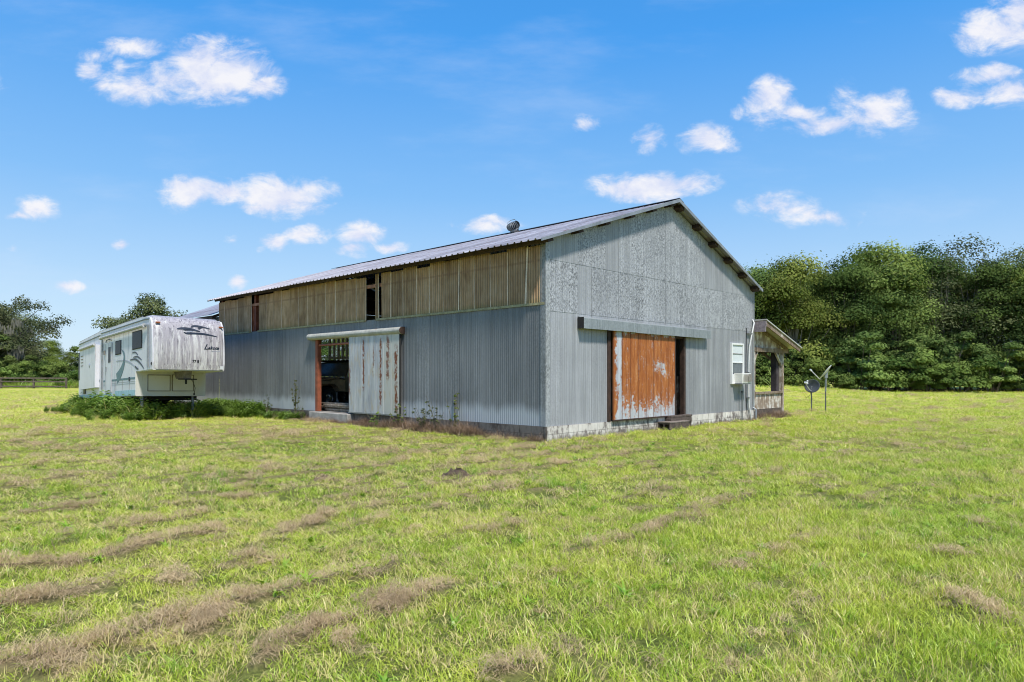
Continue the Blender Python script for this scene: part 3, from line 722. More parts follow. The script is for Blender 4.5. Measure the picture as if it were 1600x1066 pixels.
def scatter_field_weeds():
    sp = [dict(n=7, rad=.05, h0=.16, h1=.32, w=.0035, lean=.5), dict(n=5, rad=.06, h0=.14, h1=.28, w=.003, lean=.9)]
    c = clump_coll('seed_stalk_clump', sp, M['straw'])
    x, y = field_points(2.2, 20, 5.5)
    k = rng.random(len(x)) < ss(.45, .65, fbm(x, y, .5, 3, 81)); x, y = x[k], y[k]; s = .6 + .5 * rng.random(len(x))
    scatter('seed_stalks', x, y, gz(x, y), np.stack([s] * 3, -1), c, 2, 'thin pale seed stalks standing among the mown grass', 'grass')
    bl = [dict(n=12, rad=.03, h0=.08, h1=.15, w=.03, lean=1.5), dict(n=9, rad=.03, h0=.06, h1=.12, w=.036, lean=1.7)]
    c = clump_coll('broadleaf_clump', bl, M['lush'])
    x, y = field_points(2.2, 16, 3.2); s = .5 + .5 * rng.random(len(x))
    scatter('broadleaf_weeds', x, y, gz(x, y), np.stack([s] * 3, -1), c, 2, 'small broad leaved weeds dotted through the mown grass', 'weeds')
def build_grass():
    scatter_field_weeds()
    gspec = [dict(n=46, rad=.13, h0=.035, h1=.11, w=.0062, lean=.8), dict(n=46, rad=.14, h0=.03, h1=.09, w=.0062, lean=1.1), dict(n=40, rad=.12, h0=.05, h1=.13, w=.0066, lean=.7),
             dict(n=46, rad=.14, h0=.03, h1=.10, w=.0055, lean=1.3), dict(n=34, rad=.11, h0=.05, h1=.15, w=.0072, lean=.9)]
    cg = clump_coll('grass_clump', gspec, M['grass'])
    X = []; Y = []; S = []
    for (a, b, d, s) in [(1.6, 8, 135, .9), (8, 14, 58, 1.1), (14, 24, 17, 1.6), (24, 42, 6, 2.2), (42, 72, 2.2, 2.9)]:
        x, y = field_points(a, b, d)
        h = hay(x, y)
        keep = rng.random(len(x)) > np.clip(h * 1.15 - .1, 0, .93)
        x, y = x[keep], y[keep]
        pz = .42 + .62 * fbm(x, y, .55, 4, 51) * (.8 + .45 * ss(-3, 4, x)) + .35 * ss(8, 3, y) * ss(-2, 3, x)
        sc = s * (.8 + .4 * rng.random(len(x)))
        X.append(x); Y.append(y); S.append(np.stack([sc, sc, sc * pz * (1.0 if a < 14 else .75)], -1))
    x = np.concatenate(X); y = np.concatenate(Y); S = np.concatenate(S)
    # left strip beyond the travel trailer stays covered too
    scatter('grass', x, y, gz(x, y) - .004, S, cg, 5, 'short mown green and yellowing grass covering the pasture', 'grass')
    print('grass', len(x))
    # lush darker tufts
    lspec = [dict(n=36, rad=.09, h0=.12, h1=.26, w=.0085, lean=.9), dict(n=30, rad=.08, h0=.10, h1=.24, w=.008, lean=1.2)]
    cl = clump_coll('lush_clump', lspec, M['lush'])
    x, y = field_points(2.5, 16, 26)
    p = ss(.60, .75, fbm(x, y, .8, 3, 61))
    k = rng.random(len(x)) < p * .35; x, y = x[k], y[k]; s = .5 + .45 * rng.random(len(x))
    scatter('grass_tufts', x, y, gz(x, y) - .004, np.stack([s] * 3, -1), cl, 2, 'taller darker green tufts standing out of the mown grass', 'grass')
    # dry cuttings
    sspec = [dict(n=60, rad=.10, h0=.03, h1=.13, w=.0034, lean=1, lay=.05, seg=3), dict(n=60, rad=.09, h0=.03, h1=.11, w=.0034, lean=1, lay=.075, seg=3),
             dict(n=44, rad=.12, h0=.04, h1=.16, w=.0032, lean=1, lay=.03, seg=3)]
    cs = clump_coll('straw_clump', sspec, M['straw'])
    X = []; Y = []; S = []
    for (a, b, d, s) in [(1.6, 5, 330, .8), (5, 9, 200, .85), (9, 16, 55, 1.3), (16, 30, 16, 2.0), (30, 55, 4, 3)]:
        x, y = field_points(a, b, d)
        h = hay(x, y)
        k = rng.random(len(x)) < h ** (1.7 if a < 9 else 1.0) * (1.1 if a < 9 else .6) + (.008 if a < 9 else .02)
        x, y = x[k], y[k]; sc = s * (.75 + .5 * rng.random(len(x)))
        X.append(x); Y.append(y); S.append(np.stack([sc, sc, sc * (.45 + .55 * hay(x, y))], -1))
    x = np.concatenate(X); y = np.concatenate(Y); S = np.concatenate(S)
    scatter('dry_cuttings', x, y, gz(x, y) + .008, S, cs, 3, 'raked rows of dry brown grass cuttings lying on the pasture', 'cut grass', .1)
    print('straw', len(x))
build_grass()
def dirt_mound(px, py, r_, lab):
    x, y = gpt(px, py); q = np.random.default_rng(int(px)); mb = MB(); n = 18; vs = []; fs = []
    for j in range(7):
        t = j / 6
        for k in range(n):
            a = 6.283 * k / n; rr = r_ * t * (1 + .22 * math.sin(3 * a + px) + .12 * q.normal() * t)
            vs.append((rr * math.cos(a), rr * math.sin(a), max(-.03, r_ * .40 * (1 - t ** 2) + .022 * q.normal())))
    fs = [(j * n + k, j * n + (k + 1) % n, (j + 1) * n + (k + 1) % n, (j + 1) * n + k) for j in range(6) for k in range(n)]
    mb.add(vs, fs, 0, True); o = mb.build('dirt_mound', plain('dark_soil', (.09, .06, .04), .95, 0, .5, 14, .8), None); o.location = (x, y, float(gz(np.array([x]), np.array([y]))[0])); tag(o, lab, 'mound')
dirt_mound(714, 745, .24, 'small dark dirt mound in the grass in front of the barn corner, larger of two')
dirt_mound(505, 751, .15, 'tiny dark dirt mound in the grass further left, smaller of two')

# ------------------------------------------------------------------ barn
W, L = 11.46, 18.74
XR = 5.73; ZR = 6.86; XE = -.5; ZE = 4.81; XE2 = 11.5; ZE2 = 4.69
def rz(x): return ZE + (ZR - ZE) * (x - XE) / (XR - XE) if x < XR else ZR + (ZE2 - ZR) * (x - XR) / (XE2 - XR)
def sheet(mb, axis, u0, u1, zl, zh, off, pitch=.076, amp=.0105, tone=1, speckle=.2, step=None, m=0, rot=0.0, nz=1):
    """corrugated sheet standing in the plane axis='x' (gable, normal -y) or 'y' (long wall, normal -x)"""
    step = step or pitch / 6
    n = max(2, int(round((u1 - u0) / step)))
    us = [u0 + (u1 - u0) * i / n for i in range(n + 1)]
    vs = []
    for u in us:
        d = off + amp * (.5 + .5 * math.cos(2 * math.pi * u / pitch))
        top = zh(u) if callable(zh) else zh
        for k in range(nz + 1):
            z = zl + (top - zl) * k / nz
            uu = u + rot * (z - zl)
            vs.append((uu, -d, z) if axis == 'x' else (-d, uu, z))
    q = nz + 1
    mb.add(vs, [(i * q + k, (i + 1) * q + k, (i + 1) * q + k + 1, i * q + k + 1) for i in range(n) for k in range(nz)], m, True, tone=tone, speckle=speckle)

barn = tag(empty('barn', C0, (0, 0, BA)), 'large grey galvanized metal barn with a rusty sliding door and lean-to porch', 'barn')
def bpart(mb, name, mat, bevel=0, parent=None, label=None):
    o = mb.build(name, mat, parent or barn, bevel, fixn=True)
    if label: o['label'] = label
    return o
def build_gable():
    mb = MB(); w = W / 19
    r = random.Random(5)
    for i in range(19):
        u0, u1 = i * w, (i + 1) * w + .012
        odd = .0035 * (i % 2)
        # lower course, cut for the doorway
        spk = r.choice([.08, .15, .2, .3]) if u0 < 8 else .18
        tn = r.uniform(.9, 1.08) * (1.0 if u0 < 6.5 else .88)
        segs = [(u0, u1, .36)]
        if u1 > 2.56 and u0 < 6.56:
            segs = []
            if u0 < 2.56: segs.append((u0, 2.56, .36))
            if u1 > 6.56: segs.append((6.56, u1, .36))
            segs.append((max(u0, 2.56), min(u1, 6.56), 2.84))
        for a, b, zl in segs:
            if b - a > .01: sheet(mb, 'x', a, b, zl, 3.21, .004 + odd, tone=tn, speckle=spk, pitch=.086)
        # middle course
        spk = [1, 1, .25, .85, .9][i] if i < 5 else r.uniform(.75, 1)
        sheet(mb, 'x', u0, u1, 3.18, 4.47, .010 + odd, tone=r.uniform(.95, 1.08), speckle=spk, pitch=.086)
        # top course under the rake
        spk = [.1, .12, .9, .8, .12, .55][i] if i < 6 else (r.uniform(.7, .95) if i < 13 else [.12, .2, .3, .45, .3, .2][i - 13])
        tn = r.uniform(.95, 1.06) * (.86 if i in (4, 13, 14) else 1)
        us = u0
        cut = [u0, XR, u1] if u0 < XR < u1 else [u0, u1]
        for a, b in zip(cut[:-1], cut[1:]):
            sheet(mb, 'x', a, b, 4.44, lambda u: rz(min(u, W)) - .05, .016 + odd, tone=tn, speckle=spk, pitch=.086)
    o = bpart(mb, 'gable_wall', M['gable'])
    o['label'] = 'speckled corrugated gable wall'
    mb = MB()
    r = random.Random(8); n = 30; w = L / n
    for i in range(n):
        u0, u1 = i * w, (i + 1) * w + .01
        tn = r.uniform(.88, 1.10); spk = r.choice([.1, .12, .2, .25]); odd = .0035 * (i % 2)
        segs = [(u0, u1, .36)]
        if u1 > 8.3 and u0 < 10.69:
            segs = []
            if u0 < 8.3: segs.append((u0, 8.3, .36))
            if u1 > 10.69: segs.append((10.69, u1, .36))
            segs.append((max(u0, 8.3), min(u1, 10.69), 2.88))
        for a, b, zl in segs:
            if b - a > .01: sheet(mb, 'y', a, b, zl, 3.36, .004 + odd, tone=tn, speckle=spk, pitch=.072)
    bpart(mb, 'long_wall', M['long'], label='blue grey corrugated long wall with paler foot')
    # back and end walls, seen through the openings only
    mb = MB()
    mb.bb(W, W + .03, 0, 8.5, .36, 4.72, tone=.8, speckle=.2); mb.bb(W, W + .03, 14.5, L, .36, 4.72, tone=.8, speckle=.2); mb.bb(W, W + .03, 8.5, 14.5, 3.4, 4.72, tone=.8, speckle=.2)  # wide doorway added in this unseen wall to let daylight inside
    mb.bb(.1, 4.3, L - .03, L, .36, 4.7, tone=.8, speckle=.2); mb.bb(6.9, W - .02, L - .03, L, .36, 4.7, tone=.8, speckle=.2)
    mb.bb(4.3, 6.9, L - .03, L, .36, 1.5, tone=.8, speckle=.2)
    mb.bb(4.3, 6.9, L - .03, L, 4.2, 4.7, tone=.8, speckle=.2)  # end opening enlarged to bring more daylight into the barn
    mb.prism([(.0, 4.71), (W - .02, 4.71), (W - .02, 4.72), (XR, ZR - .12), (0, 4.86)], 1, L - .03, L)
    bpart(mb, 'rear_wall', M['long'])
    # slatted section beside the rear opening
    mb = MB()
    for k in range(7): mb.bb(5.28 + k * .24, 5.28 + k * .24 + .12, L - .12, L - .05, 1.5, 3.5)
    mb.bb(5.2, 6.9, L - .17, L - .12, 2.42, 2.52)
    bpart(mb, 'slats', plain('pale_slats', (.62, .58, .52), .8, 0, .2, 6))  # pale colour carries the daylight falling on the slats
    # foundation
    mb = MB()
    mb.bb(.0, W, -.035, .18, -.25, .36); mb.bb(-.035, .18, -.034, L + 5.3, -.25, .355)
    mb.bb(-.045, .36, -.045, -.03, -.2, .29)
    bpart(mb, 'foundation', M['block'], label='whitewashed concrete block foundation stained dark')
    mb = MB(); mb.bb(.18, W + .02, .18, L + 5.2, .0, .34)
    bpart(mb, 'floor_slab', M['concrete'])
    mb = MB(); mb.bb(-.26, .3, 8.3, 10.75, -.2, .345)
    bpart(mb, 'door_sill', M['concrete'], .02)
    # corner flashing
    mb = MB()
    mb.bb(-.03, .13, -.034, -.028, .36, 4.86, tone=1.12, speckle=.7); mb.bb(-.034, -.028, -.034, .13, .36, 4.8, tone=.72, speckle=.6)
    bpart(mb, 'corner_flashing', M['trim'])
    mb = MB(); mb.bb(W - .08, W + .012, -.036, -.03, .36, 4.66, tone=.9, speckle=.3)
    bpart(mb, 'corner_flashing', M['trim'])
build_gable()

def build_clerestory():
    n = 30; w = L / n
    r = random.Random(12)
    for i in range(n):
        u0, u1 = i * w, (i + 1) * w
        if i == 24: u0 += .12; 
        if u0 >= 6.95 and u1 <= 7.75 and i in (11, 12): pass
        if i == 11: u1 = 7.04
        if i == 12: u0 = 7.58
        if 15.15 < (u0 + u1) / 2 < 15.8: continue
        lean = 0
        if i == 10: u1 -= .14; lean = .10
        top = 4.83 - r.uniform(0, .10)
        mb = MB()
        sheet(mb, 'y', u0 + .004, u1 + (.015 if i != 10 else 0), 3.33, top, .012 + .006 * (i % 2), pitch=.085, amp=.024, tone=r.uniform(.78, 1.2), speckle=0, rot=lean * .1)
        # bleached lap edge
        e = .009 + r.uniform(0, .016); sk = r.uniform(-.02, .02)
        if i == 1: sk = -.07; e = .03
        if i > 0:
            d = -.034 - .006 * (i % 2)
            mb.add([(d, u0 - e, 3.36), (d, u0 + e, 3.36), (d, u0 + e * .8 + sk, top - .02), (d, u0 - e * .8 + sk, top - .02)], [(0, 1, 2, 3)], 1, tone=1, speckle=0)
        bpart(mb, 'translucent_panel', [M['fibre'], M['batten']])
    mb = MB(); mb.bb(-.045, -.038, 0, 7.0, 3.325, 3.385); mb.bb(-.045, -.038, 7.66, 15.1, 3.325, 3.38); mb.bb(-.045, -.038, 15.8, L, 3.325, 3.38)
    bpart(mb, 'sill_strip', plain('mossy_sill_strip', (.33, .30, .17), .8, 0, .35, 9))
    mb = MB(); mb.bb(.0, .07, 0, L, 4.38, 4.48)
    bpart(mb, 'girt', plain('pinkish_girt', (.36, .17, .11), .8, 0, .35, 5))
    mb = MB(); mb.bb(.01, .12, 0, L, 3.24, 3.36)
    bpart(mb, 'girt', M['brownsteel'])
    for y in (.12, 4.3, 10.85, 15.45, 18.55):
        mb = MB(); mb.bb(.03, .16, y - .07, y + .07, .34, 4.8)
        bpart(mb, 'wall_post', M['redsteel'] if y > 10 else M['brownsteel'])
    mb = MB(); mb.bb(.02, .10, 15.55, 15.72, 3.35, 4.4, 0)
    bpart(mb, 'wall_post', plain('rust_red_post', (.30, .09, .045), .7, 0, .4, 6))
build_clerestory()

def build_roof():
    def slope(x0, z0, x1, z1, name, y0=-.30, y1=L + .02, ns=6):
        mb = MB(); pts = []
        y = y0
        while y < y1:
            for dy, h in ((0, 0), (.135, 0), (.155, .034), (.195, .034), (.215, 0)):
                if y + dy < y1: pts.append((y + dy, h))
            y += .23
        pts.append((y1, 0))
        vs = []
        for j in range(ns + 1):
            t = j / ns
            for (yy, h) in pts:
                vs.append((x0 + (x1 - x0) * t, yy, z0 + (z1 - z0) * t + h + .006 * math.sin(yy * 1.3 + t * 5)))
        n = len(pts)
        mb.add(vs, [(j * n + i, j * n + i + 1, (j + 1) * n + i + 1, (j + 1) * n + i) for j in range(ns) for i in range(n - 1)], 0, False)
        o = bpart(mb, name, M['roof'])
        s = o.modifiers.new('thick', 'SOLIDIFY'); s.thickness = .006; s.offset = -1
        return o
    rf = slope(XE, ZE, XR, ZR, 'roof'); rf['label'] = 'ribbed pale roof slope facing the camera'
    slope(XE2 + .02, ZE2, XR, ZR, 'roof')
    mb = MB()
    for (xa, za, xb, zb) in ((XR, ZR + .055, XR - .24, ZR - .02), (XR, ZR + .055, XR + .24, ZR - .04)):
        mb.prism([(xa, za), (xb, zb), (xb, zb + .012), (xa, za + .014)], 1, -.33, L + .05)
    bpart(mb, 'ridge_cap', M['ridge'], parent=rf)
    # rake trim along both gable edges
    mb = MB()
    mb.prism([(XE, ZE - .05), (XE, ZE + .02), (XR, ZR + .04), (XE2 + .03, ZE2 + .02), (XE2 + .03, ZE2 - .07), (XR, ZR - .06)], 1, -.335, -.305)
    bpart(mb, 'rake_trim', M['rake']); mb = MB()
    mb.prism([(XE, ZE - .05), (XE, ZE + .005), (XR, ZR + .005), (XE2 + .03, ZE2 + .005), (XE2 + .03, ZE2 - .07), (XR, ZR - .06)], 1, L + .03, L + .055)
    bpart(mb, 'rake_trim', M['rake'])
    # purlins running the length, ends poking out under the rake
    xs = [-.12, 1.05, 2.2, 3.35, 4.45, 5.45, 6.0, 7.1, 8.15, 9.2, 10.25, 11.25]
    for k, x in enumerate(xs):
        mb = MB(); z = rz(x) - .075; s = (ZR - ZE) / (XR - XE) if x < XR else (ZE2 - ZR) / (XE2 - XR)
        mb.box((x, L / 2 - .14, z), (.21, L + .26, .11), (0, -math.atan(s), 0))
        bpart(mb, 'purlin', M['brownsteel'])
    # trusses inside
    for y in (4.3, 10.85, 15.45):
        mb = MB(); mb.bar((.1, y, rz(.1) - .2), (XR, y, ZR - .2), .08, .12); mb.bar((W - .1, y, rz(W - .1) - .2), (XR, y, ZR - .2), .08, .12)
        mb.bar((.1, y, 4.5), (W - .1, y, 4.5), .08, .1); mb.bar((2.9, y, 4.5), (4.3, y, 6.1), .05, .05); mb.bar((W - 2.9, y, 4.5), (W - 4.3, y, 6.1), .05, .05)
        bpart(mb, 'truss', M['brownsteel'])
    # turbine vent near the ridge
    v = empty('turbine_vent', (XR - .22, 6.25, ZR - .06)); v.parent = barn; v.scale = (.86, .86, .86); v.rotation_euler = (R(-6), R(-26), 0)
    v['label'] = 'round wind turbine vent leaning on the ridge'
    rotx = (0, 0, 0)
    mb = MB(); mb.lathe([(.17, -.12), (.165, .10), (.21, .12), (.215, .15), (.12, .15)], 20); mb.build('base', M['galvpipe'], v)
    mb = MB(); prof = [(.20, .15), (.262, .20), (.288, .28), (.285, .36), (.25, .42), (.16, .46)]
    nb = 22
    for k in range(nb):
        a = 2 * math.pi * k / nb; da = .17
        vs = []
        for r_, z_ in prof:
            vs.append((r_ * math.cos(a), r_ * math.sin(a), z_)); vs.append((r_ * .90 * math.cos(a + da), r_ * .90 * math.sin(a + da), z_))
        mb.add(vs, [(2 * j, 2 * j + 1, 2 * j + 3, 2 * j + 2) for j in range(len(prof) - 1)], 0, True)
    mb.lathe([(.16, .455), (.10, .475), (.01, .48)], 20); mb.lathe([(.20, .14), (.215, .15), (.215, .17)], 20)
    o = mb.build('vanes', [plain('dull_vane_metal', (.12, .135, .15), .6, .3, .4, 12)], v, fixn=False)
    mb = MB(); mb.lathe([(.12, .15), (.17, .25), (.17, .38), (.05, .44)], 16); mb.build('core', M['dark'], v)
    mb = MB(); mb.tube([(.20 + .09, 0, .12), (.33, 0, .25), (.32, 0, .42), (.22, 0, .535), (0, 0, .56), (-.22, 0, .53), (-.31, 0, .40)], .011, 6); mb.build('bracket', M['greypipe'], v)
build_roof()

def build_doors():
    # gable door
    mb = MB(); x = 2.66; k = 0; pw = (5.82 - 2.66) / 8
    while k < 8:
        a = 2.66 + k * pw; b = a + pw
        mb.prism([(a, -.10), (a + .018, -.118), (b - .018, -.118), (b, -.10), (b, -.075), (a, -.075)], 2, .39, 2.86)
        k += 1
    d = bpart(mb, 'sliding_door', M['rustdoor'], label='rusty orange sliding door partly open')
    mb = MB(); mb.bb(2.64, 5.83, -.125, -.07, .37, .405); bpart(mb, 'door_rail', M['brownsteel'], parent=d)
    mb = MB(); mb.bb(5.81, 5.845, -.13, -.07, .40, 2.84); bpart(mb, 'door_edge', M['brownsteel'], parent=d)
    mb = MB(); mb.bb(2.50, 2.62, -.05, .08, .36, 2.84); bpart(mb, 'door_frame', M['brownsteel'])
    mb = MB(); mb.bb(6.47, 6.58, -.04, .10, .34, 2.86); mb.bb(5.5, 6.47, -.02, .08, 2.74, 2.84); bpart(mb, 'door_frame', M['brownsteel'])
    mb = MB()   # boxed track cover with sloping top
    poly = [(-.02, 3.12), (-.21, 3.06), (-.215, 2.80), (-.205, 2.80), (-.20, 3.045), (-.02, 3.10)]
    for a, b, dz in ((1.24, 3.6, 0.0), (3.6, 5.9, -.01), (5.9, 7.9, -.012)):
        mb.prism([(p, z + dz) for p, z in poly], 0, a, b, tone=1) if False else mb.prism([(p, z + dz) for p, z in poly], 0, a, b)
    for f in range(len(mb.f)): mb.a.setdefault('tone', {})[f] = 1.0; mb.a.setdefault('speckle', {})[f] = .25
    tc = bpart(mb, 'track_cover', M['beam'])
    mb = MB(); mb.bb(1.225, 1.24, -.215, -.02, 2.80, 3.09); bpart(mb, 'end_cap', M['dark'], parent=tc)
    mb = MB(); mb.bb(1.3, 7.8, -.15, -.11, 2.88, 2.93); bpart(mb, 'door_track', M['brownsteel'])
    # long wall door
    mb = MB(); k = 0; n = 7; pw = (8.40 - 5.67) / n
    while k < n:
        a = 5.67 + k * pw; b = a + pw
        mb.prism([(-.13, a), (-.148, a + .018), (-.148, b - .018), (-.13, b), (-.10, b), (-.10, a)], 2, .41, 2.86)
        k += 1
    d = bpart(mb, 'sliding_door', M['paledoor'], label='pale grey sliding door streaked with rust')
    mb = MB(); mb.bb(-.155, -.10, 5.66, 8.41, .385, .425); bpart(mb, 'door_rail', M['beamrail'] if 'beamrail' in M else M['rake'], parent=d)
    mb = MB(); mb.bb(-.15, -.095, 5.635, 5.665, .40, 2.86); bpart(mb, 'door_edge', M['dark'], parent=d)
    mb = MB(); c = []
    for k in range(9):
        a = math.pi * k / 8; c.append((-.10 - .125 * math.sin(a), 2.95 + .11 * math.cos(a)))
    c += [(-.03, 2.84), (-.03, 3.06)]
    mb.prism(c, 1, 5.57, 10.97, smooth=False); tc = bpart(mb, 'track_cover', M['cover'])
    mb = MB(); mb.prism([(p * 1.02, z) for p, z in c], 1, 5.555, 5.57); bpart(mb, 'end_cap', M['brownsteel'], parent=tc)
    mb = MB(); mb.bb(-.03, .12, 10.55, 10.70, .34, 2.86); bpart(mb, 'door_post', plain('door_post_red', (.26, .075, .035), .7, 0, .35, 5))
    mb = MB(); mb.tube([(.05, 8.3, 2.68), (.05, 10.6, 2.66)], .04, 8); bpart(mb, 'door_header', plain('header_red', (.30, .11, .08), .7, 0, .3, 5))
build_doors()

def build_window():
    w = empty('window', (10.07, -.03, 2.015)); w.parent = barn
    def B(x0, x1, y0, y1, z0, z1, name, mat, lab=None):
        mb = MB(); mb.bb(x0, x1, y0, y1, z0, z1); o = mb.build(name, mat, w, .003)
        if lab: o['label'] = lab
    mb = MB(); hw = .46; hh = .71
    mb.bb(-hw, -hw + .07, -.05, .03, -hh, hh); mb.bb(hw - .07, hw, -.05, .03, -hh, hh); mb.bb(-hw + .07, hw - .07, -.05, .03, hh - .06, hh); mb.bb(-hw + .07, hw - .07, -.05, .03, -hh, -hh + .05)
    mb.build('frame', M['white'], w, .003)
    B(-hw + .07, hw - .07, -.035, -.005, .02, .06, 'meeting_rail', M['white'])
    B(-hw + .07, hw - .07, -.03, -.005, .33, .355, 'sash_bar', M['grille'])
    B(-hw + .07, hw - .07, -.012, .0, .06, hh - .06, 'blind', M['blind'])
    B(-hw + .07, hw - .07, -.010, .0, -.32, .02, 'pane', M['pane'])
    B(-hw + .07, hw - .07, -.03, .0, -.66, -.36, 'filler_panel', M['white'])
    a = tag(empty('air_conditioner', barn.matrix_basis @ Vector((10.2, -.05, 1.33)), (0, 0, BA)), 'white window air conditioner sticking out of the barn window', 'air conditioner')
    mb = MB(); mb.bb(-.35, .30, -.30, .02, 0, .35); mb.build('housing', M['ac'], a, .012)
    mb = MB()
    for k in range(9): mb.bb(-.30 + .035 * k, -.285 + .035 * k, -.346, -.341, .06, .31)
    mb.bb(.02, .28, -.344, -.341, .06, .32); mb.build('grille', M['grille'], a)
    mb = MB()
    for k in range(8): mb.bb(.334, .338, -.30, -.06, .06 + .032 * k, .075 + .032 * k)
    mb.build('side_vent', M['grille'], a)
    mb = MB(); mb.bb(-.40, .36, -.30, .0, -.03, -.004); mb.build('support_tray', M['rake'], a)
build_window()

def wp(x, y, z=0): return barn.matrix_basis @ Vector((x, y, z))
barn_mw = Matrix.Translation(C0) @ Matrix.Rotation(BA, 4, 'Z')
def wp(x, y, z=0): return barn_mw @ Vector((x, y, z))

def build_pipes():
    mb = MB(); mb.tube([(11.33, -.03, 3.62), (11.30, -.10, 3.5), (11.12, -.09, 3.05), (10.98, -.07, 2.6), (10.93, -.07, 2.0), (10.92, -.07, .95), (10.93, -.08, .5), (10.98, -.10, .3), (11.06, -.12, -.05)], .026, 10)
    o = bpart(mb, 'conduit', M['pvc'], label='bent white conduit beside the window')
    for z in (3.1, 1.7, .8):
        q = MB(); q.bb(10.86, 11.14 if z > 3 else 10.99, -.115, -.03, z, z + .03); q.build('strap', M['rake'], barn)
    mb = MB(); mb.tube([(10.83, -.035, 3.3), (10.80, -.035, 2.2), (10.80, -.035, .8), (10.85, -.05, .1)], .012, 6); bpart(mb, 'cable', M['rubber'])
    mb = MB(); mb.tube([(10.30, -.12, -.05), (10.30, -.12, 1.0)], .022, 8); mb.tube([(10.30, -.12, 1.0), (10.30, -.12, 1.07)], .045, 8); bpart(mb, 'standpipe', M['greypipe'])
    mb = MB(); mb.tube([(11.40, -.12, -.05), (11.40, -.12, .38), (11.40, .0, .45)], .03, 8); bpart(mb, 'drain_pipe', M['galvpipe'])
build_pipes()

def build_porch():
    x0, x1 = W + .02, 14.12; D = 5.0
    def pr(x): return 3.60 + (2.68 - 3.60) * (x - x0) / (14.72 - x0)
    mb = MB(); mb.prism([(x0, pr(x0) - .01), (x0, pr(x0) + .035), (14.75, pr(14.75) + .035), (14.75, pr(14.75) - .01)], 1, -.49, D)
    r_ = bpart(mb, 'porch_roof', M['porchroof'])
    mb = MB(); mb.prism([(x0 + .02, pr(x0) - .20), (x0 + .02, pr(x0) - .02), (14.66, pr(14.66) - .02), (14.66, pr(14.66) - .17)], 1, -.45, -.41); bpart(mb, 'rake_board', M['wood'])
    mb = MB(); mb.bb(x0 - .02, x0 + .03, -.47, 0, 3.36, 3.56); mb.bb(x0 - .04, x0 + .01, -.46, -.04, 3.18, 3.38)
    bpart(mb, 'header_boards', M['woodgrey'])
    for y in (-.0, 1.6, 3.2, 4.8):
        mb = MB(); mb.prism([(x0 + .03, pr(x0) - .18), (x0 + .03, pr(x0) - .03), (14.6, pr(14.6) - .03), (14.6, pr(14.6) - .16)], 1, y, y + .045); bpart(mb, 'rafter', M['wood'])
    mb = MB(); mb.prism([(x0 + .03, 2.62), (x1 - .08, 2.62), (x1 - .05, pr(x1) - .12), (x0 + .03, pr(x0) - .2)], 1, .05, .075); bpart(mb, 'gable_infill', M['woodpale'])
    mb = MB(); mb.bb(x0, 14.55, -.03, .04, 2.48, 2.63); bpart(mb, 'beam', M['wood'])
    mb = MB(); mb.bb(14.02, 14.14, .1, D, 2.50, 2.66); bpart(mb, 'beam', M['wood'])
    mb = MB(); mb.bb(x0 + .01, x0 + .10, -.02, .08, .30, 2.48); bpart(mb, 'porch_post', M['woodpale'])
    mb = MB(); mb.bb(x1 - .12, x1, -.02, .10, -.2, 2.48); bpart(mb, 'porch_post', M['woodpale'])
    mb = MB(); mb.bb(x1 - .36, x1 - .14, .12, .34, .0, 2.60); bpart(mb, 'porch_post', plain('dark_post', (.05, .04, .045), .85, 0, .5, 5))
    mb = MB(); mb.bb(x1 - .14, x1 - .0, D - .14, D, .0, 2.60); bpart(mb, 'porch_post', M['wood'])
    mb = MB(); mb.bar((x1 - .06, .05, 2.0), (x1 - .62, .05, 2.5), .07, .10); bpart(mb, 'brace', M['woodpale'])
    mb = MB(); mb.bar((x1 - .06, .1, 2.0), (x1 - .06, .85, 2.52), .07, .10); bpart(mb, 'brace', M['woodpale'])
    mb = MB(); mb.bar((x0 + .08, .05, 2.1), (x0 + .42, .05, 2.5), .07, .07); bpart(mb, 'brace', M['woodpale'])
    mb = MB()
    for k in range(8):
        a = x0 + .09 + k * .30; b = min(a + .29, x1 - .12)
        if b > a: mb.bb(a, b, .012, .04, .36, .92)
    hw = bpart(mb, 'half_wall', M['woodpale'])
    mb = MB(); mb.bb(x0 + .1, x1 - .1, -.05, .10, .92, 1.0); bpart(mb, 'cap_rail', M['wood'], parent=hw)
    mb = MB(); mb.bb(x0, x1 - .02, .02, .2, -.2, .355); mb.bb(x0, x1, .2, D, -.1, .34); bpart(mb, 'porch_floor', M['darkblock'])
build_porch()

